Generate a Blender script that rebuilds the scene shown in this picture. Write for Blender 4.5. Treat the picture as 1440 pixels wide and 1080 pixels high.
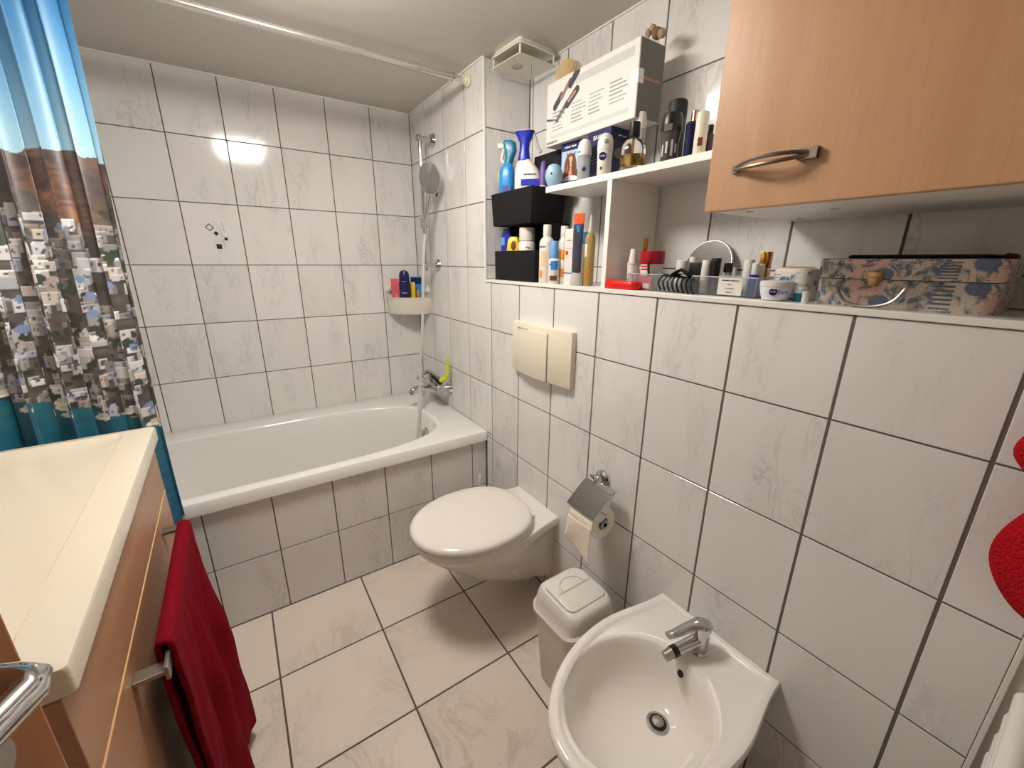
import bpy, bmesh, math, random
import numpy as np
from mathutils import Matrix, Vector
random.seed(7)
rng = np.random.default_rng(11)
PI = math.pi
for o in list(bpy.data.objects):
    bpy.data.objects.remove(o, do_unlink=True)
SC = bpy.context.scene
COL = SC.collection

# ------------------------------------------------------------------ camera
F_PX = 575.44
PITCH, ROLL, YAW = -0.2920, 0.0077, 0.5920
CAM = np.array([-0.8920, -2.2902, 1.2909])
_cy, _sy, _cp, _sp, _cr, _sr = math.cos(YAW), math.sin(YAW), math.cos(PITCH), math.sin(PITCH), math.cos(ROLL), math.sin(ROLL)
_f = np.array([_sy*_cp, _cy*_cp, _sp]); _r = np.array([_cy, -_sy, 0.0]); _u = np.cross(_r, _f)
_R = _cr*_r + _sr*_u; _U = -_sr*_r + _cr*_u
cam_data = bpy.data.cameras.new('camera'); cam = bpy.data.objects.new('camera', cam_data); COL.objects.link(cam)
cam_data.sensor_width = 36.0; cam_data.lens = F_PX/1440*36.0; cam_data.clip_start = 0.02
cam.matrix_world = Matrix(((_R[0], _U[0], -_f[0], CAM[0]), (_R[1], _U[1], -_f[1], CAM[1]), (_R[2], _U[2], -_f[2], CAM[2]), (0, 0, 0, 1)))
SC.camera = cam

def hit(u, v, ax, val):
    """photo pixel -> point on the plane (axis = value)"""
    d = _f + _R*(u-720)/F_PX - _U*(v-540)/F_PX
    return CAM + d*((val-CAM[ax])/d[ax])

# ------------------------------------------------------------------ world, exposure
W = bpy.data.worlds.new('world'); SC.world = W; W.use_nodes = True
W.node_tree.nodes['Background'].inputs[0].default_value = (1.0, 0.93, 0.85, 1)
W.node_tree.nodes['Background'].inputs[1].default_value = 0.05
SC.view_settings.view_transform = 'Standard'
SC.view_settings.look = 'None'
SC.view_settings.gamma = 1.0
SC.view_settings.use_curve_mapping = False
SC.view_settings.exposure = 0.62
LAMP_STRENGTH = 38.0
LAMP_COLOR = (1.0, 0.95, 0.88)

# ------------------------------------------------------------------ materials
def lin(c):
    c = c/255.0
    return c/12.92 if c <= 0.04045 else ((c+0.055)/1.055)**2.4
def rgb(r, g, b): return (lin(r), lin(g), lin(b), 1.0)
MATS = {}
def mat(name, color=(200, 200, 200), rough=0.5, metal=0.0, coat=0.0, trans=0.0, ior=1.45, bump=0.0, bscale=200.0, spec=0.5, alpha=1.0, sheen=0.0, bdist=0.002):
    if name in MATS: return MATS[name]
    m = bpy.data.materials.new(name); m.use_nodes = True
    nt = m.node_tree; b = nt.nodes['Principled BSDF']
    b.inputs['Base Color'].default_value = rgb(*color)
    b.inputs['Roughness'].default_value = rough
    b.inputs['Metallic'].default_value = metal
    b.inputs['Coat Weight'].default_value = coat
    b.inputs['Coat Roughness'].default_value = 0.05
    b.inputs['Transmission Weight'].default_value = trans
    b.inputs['IOR'].default_value = ior
    b.inputs['Specular IOR Level'].default_value = spec
    b.inputs['Alpha'].default_value = alpha
    b.inputs['Sheen Weight'].default_value = sheen
    tc = nt.nodes.new('ShaderNodeTexCoord')
    n = nt.nodes.new('ShaderNodeTexNoise'); n.inputs['Scale'].default_value = bscale; n.inputs['Detail'].default_value = 3
    nt.links.new(tc.outputs['Object'], n.inputs['Vector'])
    if bump > 0:
        bp = nt.nodes.new('ShaderNodeBump'); bp.inputs['Strength'].default_value = bump; bp.inputs['Distance'].default_value = bdist
        nt.links.new(n.outputs['Fac'], bp.inputs['Height']); nt.links.new(bp.outputs['Normal'], b.inputs['Normal'])
    elif trans == 0:
        # a whisper of roughness variation
        mr = nt.nodes.new('ShaderNodeMapRange'); mr.inputs['To Min'].default_value = max(0, rough-0.03); mr.inputs['To Max'].default_value = rough+0.03
        nt.links.new(n.outputs['Fac'], mr.inputs['Value']); nt.links.new(mr.outputs['Result'], b.inputs['Roughness'])
    MATS[name] = m
    return m

def tile_mat(name, c_base, c_vein, c_dark, rough, stretch, scale=9.0, amount=1.0, wob=0.015):
    m = bpy.data.materials.new(name); m.use_nodes = True; nt = m.node_tree; N = nt.nodes; L = nt.links
    b = N['Principled BSDF']; b.inputs['Roughness'].default_value = rough; b.inputs['Coat Weight'].default_value = 0.0
    tc = N.new('ShaderNodeTexCoord'); oi = N.new('ShaderNodeObjectInfo')
    mul = N.new('ShaderNodeVectorMath'); mul.operation = 'SCALE'; mul.inputs['Scale'].default_value = 37.0
    cmb = N.new('ShaderNodeCombineXYZ')
    L.new(oi.outputs['Random'], cmb.inputs[0]); L.new(oi.outputs['Random'], cmb.inputs[1]); L.new(oi.outputs['Random'], cmb.inputs[2])
    L.new(cmb.outputs[0], mul.inputs[0])
    mp = N.new('ShaderNodeMapping'); mp.inputs['Scale'].default_value = stretch; mp.inputs['Rotation'].default_value = (0, 0, 0.35)
    L.new(tc.outputs['Object'], mp.inputs['Vector'])
    add = N.new('ShaderNodeVectorMath'); add.operation = 'ADD'; L.new(mp.outputs[0], add.inputs[0]); L.new(mul.outputs[0], add.inputs[1])
    n1 = N.new('ShaderNodeTexNoise'); n1.inputs['Scale'].default_value = scale; n1.inputs['Detail'].default_value = 7; n1.inputs['Roughness'].default_value = 0.62; n1.inputs['Distortion'].default_value = 1.2
    L.new(add.outputs[0], n1.inputs['Vector'])
    # vein: ridge where noise is near 0.5
    s = N.new('ShaderNodeMath'); s.operation = 'SUBTRACT'; s.inputs[1].default_value = 0.5; L.new(n1.outputs['Fac'], s.inputs[0])
    a = N.new('ShaderNodeMath'); a.operation = 'ABSOLUTE'; L.new(s.outputs[0], a.inputs[0])
    mr = N.new('ShaderNodeMapRange'); mr.inputs['From Min'].default_value = 0.0; mr.inputs['From Max'].default_value = 0.035; mr.inputs['To Min'].default_value = 1.0; mr.inputs['To Max'].default_value = 0.0
    L.new(a.outputs[0], mr.inputs['Value'])
    n2 = N.new('ShaderNodeTexNoise'); n2.inputs['Scale'].default_value = scale*0.45; n2.inputs['Detail'].default_value = 4
    L.new(add.outputs[0], n2.inputs['Vector'])
    mr2 = N.new('ShaderNodeMapRange'); mr2.inputs['From Min'].default_value = 0.48; mr2.inputs['From Max'].default_value = 0.68
    L.new(n2.outputs['Fac'], mr2.inputs['Value'])
    vm = N.new('ShaderNodeMath'); vm.operation = 'MULTIPLY'; L.new(mr.outputs[0], vm.inputs[0]); L.new(mr2.outputs[0], vm.inputs[1])
    vm2 = N.new('ShaderNodeMath'); vm2.operation = 'MULTIPLY'; vm2.inputs[1].default_value = 0.65*amount; L.new(vm.outputs[0], vm2.inputs[0])
    mx = N.new('ShaderNodeMix'); mx.data_type = 'RGBA'; mx.inputs['A'].default_value = rgb(*c_base); mx.inputs['B'].default_value = rgb(*c_vein)
    cl = N.new('ShaderNodeMath'); cl.operation = 'MULTIPLY'; cl.inputs[1].default_value = 0.55*amount; L.new(mr2.outputs[0], cl.inputs[0])
    L.new(cl.outputs[0], mx.inputs['Factor'])
    mx2 = N.new('ShaderNodeMix'); mx2.data_type = 'RGBA'; mx2.inputs['B'].default_value = rgb(*c_dark)
    L.new(mx.outputs['Result'], mx2.inputs['A']); L.new(vm2.outputs[0], mx2.inputs['Factor'])
    hv = N.new('ShaderNodeHueSaturation'); mrv = N.new('ShaderNodeMapRange'); mrv.inputs['To Min'].default_value = 0.965; mrv.inputs['To Max'].default_value = 1.02
    L.new(oi.outputs['Random'], mrv.inputs['Value']); L.new(mrv.outputs[0], hv.inputs['Value']); L.new(mx2.outputs['Result'], hv.inputs['Color'])
    L.new(hv.outputs['Color'], b.inputs['Base Color'])
    # glaze waviness
    nb = N.new('ShaderNodeTexNoise'); nb.inputs['Scale'].default_value = 14; L.new(add.outputs[0], nb.inputs['Vector'])
    bp = N.new('ShaderNodeBump'); bp.inputs['Strength'].default_value = 0.25; bp.inputs['Distance'].default_value = wob*0.1
    L.new(nb.outputs['Fac'], bp.inputs['Height']); L.new(bp.outputs['Normal'], b.inputs['Normal'])
    MATS[name] = m
    return m

def wood_mat(name, c1, c2, c3, axis='z', rough=0.38):
    m = bpy.data.materials.new(name); m.use_nodes = True; nt = m.node_tree; N = nt.nodes; L = nt.links
    b = N['Principled BSDF']; b.inputs['Roughness'].default_value = rough
    tc = N.new('ShaderNodeTexCoord'); mp = N.new('ShaderNodeMapping')
    sc = {'z': (9, 9, 0.7), 'y': (9, 0.7, 9), 'x': (0.7, 9, 9)}[axis]
    mp.inputs['Scale'].default_value = sc; L.new(tc.outputs['Object'], mp.inputs['Vector'])
    n1 = N.new('ShaderNodeTexNoise'); n1.inputs['Scale'].default_value = 1.6; n1.inputs['Detail'].default_value = 6; n1.inputs['Distortion'].default_value = 0.6
    L.new(mp.outputs[0], n1.inputs['Vector'])
    cr = N.new('ShaderNodeValToRGB'); e = cr.color_ramp.elements
    e[0].position = 0.3; e[0].color = rgb(*c1); e[1].position = 0.72; e[1].color = rgb(*c2)
    L.new(n1.outputs['Fac'], cr.inputs['Fac'])
    n2 = N.new('ShaderNodeTexNoise'); n2.inputs['Scale'].default_value = 22; n2.inputs['Detail'].default_value = 4
    L.new(mp.outputs[0], n2.inputs['Vector'])
    mr = N.new('ShaderNodeMapRange'); mr.inputs['From Min'].default_value = 0.5; mr.inputs['From Max'].default_value = 0.75; mr.inputs['To Max'].default_value = 0.3
    L.new(n2.outputs['Fac'], mr.inputs['Value'])
    mx = N.new('ShaderNodeMix'); mx.data_type = 'RGBA'; mx.inputs['B'].default_value = rgb(*c3)
    L.new(cr.outputs['Color'], mx.inputs['A']); L.new(mr.outputs[0], mx.inputs['Factor']); L.new(mx.outputs['Result'], b.inputs['Base Color'])
    MATS[name] = m
    return m

def attr_mat(name, rough=0.5, bump=0.0, sheen=0.0):
    """printed colours come from the mesh's own 'print' colour attribute"""
    if name in MATS: return MATS[name]
    m = bpy.data.materials.new(name); m.use_nodes = True; nt = m.node_tree; b = nt.nodes['Principled BSDF']
    a = nt.nodes.new('ShaderNodeAttribute'); a.attribute_name = 'print'
    nt.links.new(a.outputs['Color'], b.inputs['Base Color']); b.inputs['Roughness'].default_value = rough
    if bump:
        n = nt.nodes.new('ShaderNodeTexNoise'); n.inputs['Scale'].default_value = 900
        tc = nt.nodes.new('ShaderNodeTexCoord'); nt.links.new(tc.outputs['Object'], n.inputs['Vector'])
        bp = nt.nodes.new('ShaderNodeBump'); bp.inputs['Strength'].default_value = bump; bp.inputs['Distance'].default_value = 0.001
        nt.links.new(n.outputs['Fac'], bp.inputs['Height']); nt.links.new(bp.outputs['Normal'], b.inputs['Normal'])
    b.inputs['Sheen Weight'].default_value = sheen
    MATS[name] = m
    return m

T_WALL = tile_mat('glazed_wall_tile', (228, 225, 221), (212, 209, 206), (172, 170, 168), 0.10, (1.7, 0.5, 1), 10, 0.75, 0.0016)
T_FLOOR = tile_mat('floor_tile', (224, 213, 200), (202, 188, 173), (172, 156, 138), 0.33, (0.9, 0.7, 1), 6, 0.75, 0.003)
GROUT = mat('grout', (104, 94, 84), 0.9, bump=0.3, bscale=400)
GROUT_F = mat('floor_grout', (96, 84, 74), 0.9, bump=0.3, bscale=400)
PLASTER = mat('white_plaster', (212, 206, 198), 0.85, bump=0.15, bscale=150)
TRIMW = mat('white_edge_trim', (232, 228, 220), 0.35)
ENAMEL = mat('white_enamel', (233, 231, 226), 0.12, coat=0.4)
CERAMIC = mat('sanitary_ceramic', (236, 230, 223), 0.08, coat=0.6)
SEATP = mat('white_seat_plastic', (230, 224, 217), 0.15, coat=0.3)
CHROME = mat('chrome', (205, 205, 205), 0.07, metal=1.0)
STEEL = mat('brushed_steel', (176, 172, 165), 0.32, metal=1.0)
PEWTER = mat('pewter_metal', (140, 128, 116), 0.36, metal=1.0)
DARKM = mat('dark_metal', (40, 38, 36), 0.4, metal=0.6)
WPLAST = mat('white_plastic', (224, 219, 211), 0.35)
CREAM = mat('cream_plastic', (228, 219, 196), 0.35)
IVORY = mat('ivory_vent_plastic', (233, 228, 214), 0.45)
BLACKP = mat('black_plastic', (18, 18, 20), 0.35)
FELT = mat('black_felt', (14, 14, 15), 0.95, bump=0.6, bscale=900)
WBOARD = mat('white_melamine', (236, 232, 225), 0.4)
MINERAL = mat('cream_mineral_cast', (222, 211, 190), 0.22, coat=0.2)
BEECH = wood_mat('beech_veneer', (190, 144, 104), (202, 158, 118), (172, 126, 88), 'z')
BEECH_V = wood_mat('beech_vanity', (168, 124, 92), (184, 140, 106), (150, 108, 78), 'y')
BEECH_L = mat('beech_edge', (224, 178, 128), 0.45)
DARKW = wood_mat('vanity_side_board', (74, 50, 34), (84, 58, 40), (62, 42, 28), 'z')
DOORW = wood_mat('door_veneer', (172, 112, 66), (190, 128, 80), (152, 94, 52), 'z')
REDT = mat('dark_red_terry', (142, 10, 32), 0.97, bump=0.8, bscale=420, sheen=0.0, bdist=0.010, spec=0.15)
REDM = mat('bright_red_terry', (196, 22, 34), 0.97, bump=0.9, bscale=260, sheen=0.0, bdist=0.012, spec=0.15)
PAPER = mat('toilet_paper', (240, 230, 212), 0.9, bump=0.3, bscale=300)
CARD = mat('white_card', (222, 218, 208), 0.7)
NAVY = mat('navy_plastic', (22, 28, 84), 0.3)
ROYAL = mat('royal_blue_plastic', (22, 40, 170), 0.28)
SKY = mat('sky_blue_plastic', (40, 140, 214), 0.3)
PALEB = mat('pale_blue_plastic', (150, 186, 208), 0.4)
LIGHTB = mat('light_blue_plastic', (110, 160, 220), 0.3)
TEAL = mat('teal_plastic', (20, 120, 150), 0.3)
YELLOW = mat('yellow_plastic', (238, 200, 40), 0.4)
LIME = mat('lime_plastic', (200, 216, 40), 0.4)
ORANGE = mat('orange_plastic', (240, 150, 50), 0.4)
REDP = mat('red_plastic', (216, 30, 24), 0.3)
CRIMSON = mat('crimson_plastic', (160, 14, 28), 0.3)
PINK = mat('coral_pink_print', (220, 96, 110), 0.4)
PURPLE = mat('purple_plastic', (112, 84, 160), 0.4)
BROWN = mat('brown_print', (110, 64, 40), 0.5)
SKIN = mat('printed_skin', (226, 164, 128), 0.5)
GREYP = mat('grey_plastic', (120, 118, 116), 0.4)
LGREY = mat('light_grey_plastic', (190, 188, 184), 0.35)
GOLD = mat('gold_metal', (214, 160, 70), 0.22, metal=1.0)
ROSE = mat('rose_gold_metal', (214, 160, 134), 0.25, metal=1.0)
GLASS = mat('clear_glass', (250, 250, 250), 0.02, trans=1.0, ior=1.45)
ACRYL = mat('clear_acrylic', (236, 240, 242), 0.06, trans=0.92, ior=1.2)
AMBER = mat('amber_liquid', (206, 176, 96), 0.05, trans=0.9, ior=1.33)
OIL = mat('yellow_oil', (206, 178, 112), 0.15, trans=0.55, ior=1.35)
NAVYG = mat('navy_glass', (12, 26, 64), 0.06, coat=0.5)
INK = mat('ink', (24, 24, 30), 0.6)
GREYINK = mat('grey_ink', (150, 146, 140), 0.7)
WINK = mat('white_ink', (244, 244, 244), 0.6)
MIRROR = mat('mirror_glass', (220, 222, 224), 0.02, metal=1.0)
LAMPM = bpy.data.materials.new('lamp_diffuser'); LAMPM.use_nodes = True
_b = LAMPM.node_tree.nodes['Principled BSDF']; _b.inputs['Emission Color'].default_value = (*LAMP_COLOR, 1); _b.inputs['Emission Strength'].default_value = LAMP_STRENGTH; _b.inputs['Base Color'].default_value = (0.9, 0.9, 0.9, 1)

# ------------------------------------------------------------------ mesh helpers
class MB:
    def __init__(s): s.v = []; s.f = []
    def add(s, vs, fs, M=None):
        k = len(s.v)
        for p in vs:
            p = Vector(p)
            s.v.append(tuple(M @ p) if M is not None else tuple(p))
        s.f += [tuple(i+k for i in f) for f in fs]; return s
    def box(s, x0, x1, y0, y1, z0, z1, M=None):
        v = [(x0, y0, z0), (x1, y0, z0), (x1, y1, z0), (x0, y1, z0), (x0, y0, z1), (x1, y0, z1), (x1, y1, z1), (x0, y1, z1)]
        return s.add(v, [(0, 3, 2, 1), (4, 5, 6, 7), (0, 1, 5, 4), (1, 2, 6, 5), (2, 3, 7, 6), (3, 0, 4, 7)], M)
    def loft(s, rings, cap0=True, cap1=True, closed=True, M=None):
        n = len(rings[0]); vs = [p for r in rings for p in r]; fs = []
        for i in range(len(rings)-1):
            for j in range(n if closed else n-1):
                a = i*n+j; b = i*n+(j+1) % n; fs.append((a, b, b+n, a+n))
        if cap0: fs.append(tuple(range(n-1, -1, -1)))
        if cap1: fs.append(tuple(range((len(rings)-1)*n, len(rings)*n)))
        return s.add(vs, fs, M)
    def lathe(s, prof, seg=24, sx=1.0, sy=1.0, M=None, cap0=True, cap1=True):
        rings = [[(r*sx*math.cos(2*PI*k/seg), r*sy*math.sin(2*PI*k/seg), z) for k in range(seg)] for r, z in prof]
        return s.loft(rings, cap0, cap1, True, M)
    def cyl(s, a, b, r, r2=None, seg=16):
        a = Vector(a); b = Vector(b); d = b-a; q = d.to_track_quat('Z', 'Y').to_matrix().to_4x4(); q.translation = a
        return s.lathe([(r, 0), (r if r2 is None else r2, d.length)], seg, M=q)
    def tube(s, pts, r, seg=8, flat=1.0, rads=None):
        pts = [Vector(p) for p in pts]; rings = []; up = Vector((0, 0, 1)); prev = None
        for i, p in enumerate(pts):
            t = (pts[min(i+1, len(pts)-1)]-pts[max(i-1, 0)]).normalized()
            if prev is None:
                a = up if abs(t.z) < 0.95 else Vector((1, 0, 0))
                n = (a-t*a.dot(t)).normalized()
            else: n = (prev-t*prev.dot(t)).normalized()
            prev = n; bnm = t.cross(n); rr = rads[i] if rads else r
            rings.append([tuple(p+(n*math.cos(2*PI*k/seg)*flat+bnm*math.sin(2*PI*k/seg))*rr) for k in range(seg)])
        return s.loft(rings)
    def prism(s, poly, y0, y1, M=None):
        """polygon in XZ extruded along Y"""
        return s.loft([[(x, y0, z) for x, z in poly], [(x, y1, z) for x, z in poly]], M=M)
    def build(s, name, m, parent=None, bevel=0.0, segs=2, smooth=True, angle=35, loc=None, rot=None):
        me = bpy.data.meshes.new(name); me.from_pydata(s.v, [], s.f); me.update()
        bm = bmesh.new(); bm.from_mesh(me)
        bmesh.ops.recalc_face_normals(bm, faces=bm.faces)
        if bevel > 0:
            es = [e for e in bm.edges if len(e.link_faces) == 2 and e.calc_face_angle(0) > 0.6]
            bmesh.ops.bevel(bm, geom=es, offset=bevel, segments=segs, profile=0.5, affect='EDGES', clamp_overlap=True)
        bm.to_mesh(me); bm.free()
        return mk(name, me, m, parent, smooth, angle, loc, rot)

def mk(name, me, m, parent=None, smooth=True, angle=35, loc=None, rot=None):
    if smooth:
        me.polygons.foreach_set('use_smooth', [True]*len(me.polygons))
        me.set_sharp_from_angle(angle=math.radians(angle))
    if m is not None and not me.materials: me.materials.append(m)
    o = bpy.data.objects.new(name, me); COL.objects.link(o)
    if parent is not None: o.parent = parent
    if loc is not None: o.location = loc
    if rot is not None: o.rotation_euler = rot
    return o

def tag(o, label, cat, group=None):
    o['label'] = label; o['category'] = cat
    if group: o['group'] = group
    return o
def thing(name, label, cat, loc=(0, 0, 0), rz=0.0, group=None):
    o = bpy.data.objects.new(name, None); COL.objects.link(o)
    o.empty_display_size = 0.05; o.location = loc; o.rotation_euler = (0, 0, rz)
    return tag(o, label, cat, group)
def struct(o): o['kind'] = 'structure'; return o

def rrect(w, d, r, n=5, z=0.0, cx=0.0, cy=0.0):
    r = min(r, w/2-1e-4, d/2-1e-4); out = []
    for (sx, sy, a0) in ((1, 1, 0), (-1, 1, PI/2), (-1, -1, PI), (1, -1, 1.5*PI)):
        for k in range(n+1):
            a = a0+k/n*PI/2
            out.append((cx+sx*(w/2-r)+r*math.cos(a), cy+sy*(d/2-r)+r*math.sin(a), z))
    return out
def rrbox(mb, w, d, h, r, e=0.002, z0=0.0, cx=0, cy=0, taper=1.0, n=5):
    t = taper
    rings = [rrect(w-2*e, d-2*e, r, n, z0, cx, cy), rrect(w, d, r, n, z0+e, cx, cy), rrect(w*t, d*t, r*t, n, z0+h-e, cx, cy), rrect(w*t-2*e, d*t-2*e, r*t, n, z0+h, cx, cy)]
    return mb.loft(rings)
def smooth(t): t = max(0, min(1, t)); return t*t*(3-2*t)
def crom(pts, n=8):
    P = [Vector(p) for p in pts]; out = []
    for i in range(len(P)-1):
        p0, p1, p2, p3 = P[max(i-1, 0)], P[i], P[i+1], P[min(i+2, len(P)-1)]
        for k in range(n):
            t = k/n
            out.append(0.5*((2*p1)+(-p0+p2)*t+(2*p0-5*p1+4*p2-p3)*t*t+(-p0+3*p1-3*p2+p3)*t**3))
    out.append(P[-1]); return [tuple(p) for p in out]

def text(s, size, m, parent, loc, rot=(PI/2, 0, 0), name='lettering', align='CENTER', sx=1.0, bend=None):
    if s.startswith('#'):
        # print too small to read in the photograph: a row of unreadable marks
        mb_ = MB(); rs_ = random.Random(len(s)*7+int(size*1e5)); wch = size*0.52*sx; x_ = -wch*len(s)/2
        for ch in s:
            if ch == '#':
                hh = size*rs_.choice((0.30, 0.34, 0.42)); y_ = -size*0.18
                mb_.add([(x_, y_, 0.0003), (x_+wch*0.72, y_, 0.0003), (x_+wch*0.72, y_+hh, 0.0003), (x_, y_+hh, 0.0003)], [(0, 1, 2, 3)])
            x_ += wch
        if bend: mb_.v = [(bend*math.sin(x/bend), y, bend*(math.cos(x/bend)-1)+z) for x, y, z in mb_.v]
        return mb_.build('print_line', m, parent, smooth=False, loc=loc, rot=rot)
    cu = bpy.data.curves.new('txt', 'FONT'); cu.body = s; cu.size = size; cu.align_x = align; cu.align_y = 'CENTER'; cu.resolution_u = 2
    cu.extrude = 0.0002
    t = bpy.data.objects.new('txt', cu); COL.objects.link(t)
    dg = bpy.context.evaluated_depsgraph_get(); me = bpy.data.meshes.new_from_object(t.evaluated_get(dg))
    bpy.data.objects.remove(t, do_unlink=True); me.name = name
    me.materials.clear()
    for v in me.vertices:
        x, y = v.co.x*sx, v.co.y
        if bend: v.co = (bend*math.sin(x/bend), y, bend*(math.cos(x/bend)-1)+v.co.z)
        else: v.co.x = x
    return mk(name, me, m, parent, smooth=False, loc=loc, rot=rot)

def wrap(mb, r, z0, z1, a0, a1, n=14, sx=1.0, sy=1.0, off=0.0004, r1=None):
    """label wrapped on a round body; angle 0 = facing -Y"""
    r1 = r if r1 is None else r1
    A = [math.radians(a0+(a1-a0)*k/n)-PI/2 for k in range(n+1)]
    vs = [((r+off)*sx*math.cos(a), (r+off)*sy*math.sin(a), z0) for a in A]+[((r1+off)*sx*math.cos(a), (r1+off)*sy*math.sin(a), z1) for a in A]
    return mb.add(vs, [(k, k+1, k+n+2, k+n+1) for k in range(n)])
def plate(mb, w, h, cx=0, cz=0, y=0.0, t=0.0006):
    return mb.box(cx-w/2, cx+w/2, y-t, y, cz-h/2, cz+h/2)

def painted(name, P, img, m, parent, loc=None, rot=None, smooth_=True):
    """P: (ny,nx,3) grid of points, img: (ny,nx,3) sRGB 0..1 print colours"""
    ny, nx = P.shape[:2]; me = bpy.data.meshes.new(name)
    idx = np.arange(ny*nx).reshape(ny, nx)
    q = np.stack([idx[:-1, :-1], idx[:-1, 1:], idx[1:, 1:], idx[1:, :-1]], -1).reshape(-1, 4)
    me.vertices.add(ny*nx); me.vertices.foreach_set('co', P.reshape(-1).astype(np.float32))
    me.loops.add(q.size); me.loops.foreach_set('vertex_index', q.reshape(-1).astype(np.int32))
    me.polygons.add(len(q)); me.polygons.foreach_set('loop_start', np.arange(0, q.size, 4, dtype=np.int32))
    me.update(calc_edges=True)
    c = np.clip(img, 0, 1); c = np.where(c <= 0.04045, c/12.92, ((c+0.055)/1.055)**2.4)
    at = me.color_attributes.new('print', 'FLOAT_COLOR', 'POINT')
    at.data.foreach_set('color', np.concatenate([c.reshape(-1, 3), np.ones((ny*nx, 1))], 1).reshape(-1).astype(np.float32))
    me.validate()
    me.polygons.foreach_set('use_smooth', [smooth_]*len(me.polygons))
    me.materials.append(m)
    o = bpy.data.objects.new(name, me); COL.objects.link(o)
    if parent is not None: o.parent = parent
    if loc is not None: o.location = loc
    if rot is not None: o.rotation_euler = rot
    return o
class Canvas:
    """print design in metres; origin bottom-left"""
    def __init__(s, w, h, res, col):
        s.nx = int(w/res)+1; s.ny = int(h/res)+1
        s.X, s.Y = np.meshgrid(np.linspace(0, w, s.nx), np.linspace(0, h, s.ny)); s.w = w; s.h = h
        s.im = np.ones((s.ny, s.nx, 3))*np.array(col)/255.0
    def put(s, mask, col, a=1.0):
        s.im[mask] = s.im[mask]*(1-a)+np.array(col)/255.0*a
    def rect(s, x0, x1, y0, y1, col, a=1.0): s.put((s.X >= x0) & (s.X < x1) & (s.Y >= y0) & (s.Y < y1), col, a)
    def ell(s, cx, cy, rx, ry, col, a=1.0, rot=0.0):
        dx = s.X-cx; dy = s.Y-cy; c, q = math.cos(rot), math.sin(rot)
        s.put(((dx*c+dy*q)/rx)**2+((-dx*q+dy*c)/ry)**2 <= 1, col, a)
    def line(s, x0, y0, x1, y1, w, col, a=1.0, taper=False):
        dx, dy = x1-x0, y1-y0; L2 = dx*dx+dy*dy+1e-12; t = np.clip(((s.X-x0)*dx+(s.Y-y0)*dy)/L2, 0, 1)
        d = np.hypot(s.X-x0-t*dx, s.Y-y0-t*dy); ww = w/2*(1-0.85*t) if taper else w/2
        s.put(d <= ww, col, a)
def vnoise(nx, ny, cells_x, cells_y, seed=0):
    r = np.random.default_rng(seed); g = r.random((cells_y+2, cells_x+2))
    x = np.linspace(0, cells_x, nx); y = np.linspace(0, cells_y, ny); xi = np.minimum(x.astype(int), cells_x-1); yi = np.minimum(y.astype(int), cells_y-1)
    fx = x-xi; fy = y-yi; fx = fx*fx*(3-2*fx); fy = fy*fy*(3-2*fy)
    a = g[np.ix_(yi, xi)]; b = g[np.ix_(yi, xi+1)]; c = g[np.ix_(yi+1, xi)]; d = g[np.ix_(yi+1, xi+1)]
    return (a*(1-fx)+b*fx)*(1-fy)[:, None]+(c*(1-fx)+d*fx)*fy[:, None]

# ------------------------------------------------------------------ room shell
ZC = 2.0047            # ceiling
XN = 0.212             # depth of the recess above the half-height wall
YE = -0.760            # recess starts here
ZL = 1.2175            # ledge
XL = -1.60             # left wall
YB = -2.48             # entry wall
YR = -2.324            # end of the tiling on the right wall
YT = -0.7489           # tiled tub front
HZ = [1.7693-0.2526*k for k in range(8)]
TT = 0.006
_tc = {}
def tile_mesh(w, h):
    key = (round(w, 4), round(h, 4))
    if key in _tc: return _tc[key]
    c = 0.0008; a, b = w/2, h/2
    v = [(-a, -b, -0.004), (a, -b, -0.004), (a, b, -0.004), (-a, b, -0.004), (-a, -b, TT-c), (a, -b, TT-c), (a, b, TT-c), (-a, b, TT-c),
         (-a+c, -b+c, TT), (a-c, -b+c, TT), (a-c, b-c, TT), (-a+c, b-c, TT)]
    f = [(i, (i+1) % 4, 4+(i+1) % 4, 4+i) for i in range(4)]+[(4+i, 4+(i+1) % 4, 8+(i+1) % 4, 8+i) for i in range(4)]+[(8, 9, 10, 11)]
    me = bpy.data.meshes.new('tile'); me.from_pydata(v, [], f); me.update(); _tc[key] = me
    return me
NRM = {'-x': ((0, -1, 0), (0, 0, 1), (-1, 0, 0)), '+x': ((0, 1, 0), (0, 0, 1), (1, 0, 0)), '-y': ((1, 0, 0), (0, 0, 1), (0, -1, 0)), '+z': ((1, 0, 0), (0, 1, 0), (0, 0, 1))}
def add_tile(parent, nrm, plane, h0, h1, v0, v1, m=T_WALL, gh=0.004, gv=0.0035):
    """plane = coordinate of the finished tile face along the normal axis"""
    w = abs(h1-h0)-gh; h = abs(v1-v0)-gv
    if w < 0.004 or h < 0.004: return None
    H, V, N = NRM[nrm]; hc = (h0+h1)/2; vc = (v0+v1)/2
    me = tile_mesh(w, h)
    if not me.materials: me.materials.append(m)
    o = bpy.data.objects.new('tile', me); COL.objects.link(o); o.parent = parent
    if nrm in ('-x', '+x'): loc = (plane-N[0]*TT, hc, vc)
    elif nrm == '-y': loc = (hc, plane-N[1]*TT, vc)
    else: loc = (hc, vc, plane-TT)
    M = Matrix(((H[0], V[0], N[0]), (H[1], V[1], N[1]), (H[2], V[2], N[2]))).to_4x4(); M.translation = loc
    o.matrix_world = M
    return o
def tiles(parent, nrm, plane, hs, vs, **k):
    out = {}
    for i in range(len(hs)-1):
        for j in range(len(vs)-1):
            out[(i, j)] = add_tile(parent, nrm, plane, hs[i], hs[i+1], vs[j], vs[j+1], **k)
    return out
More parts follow.
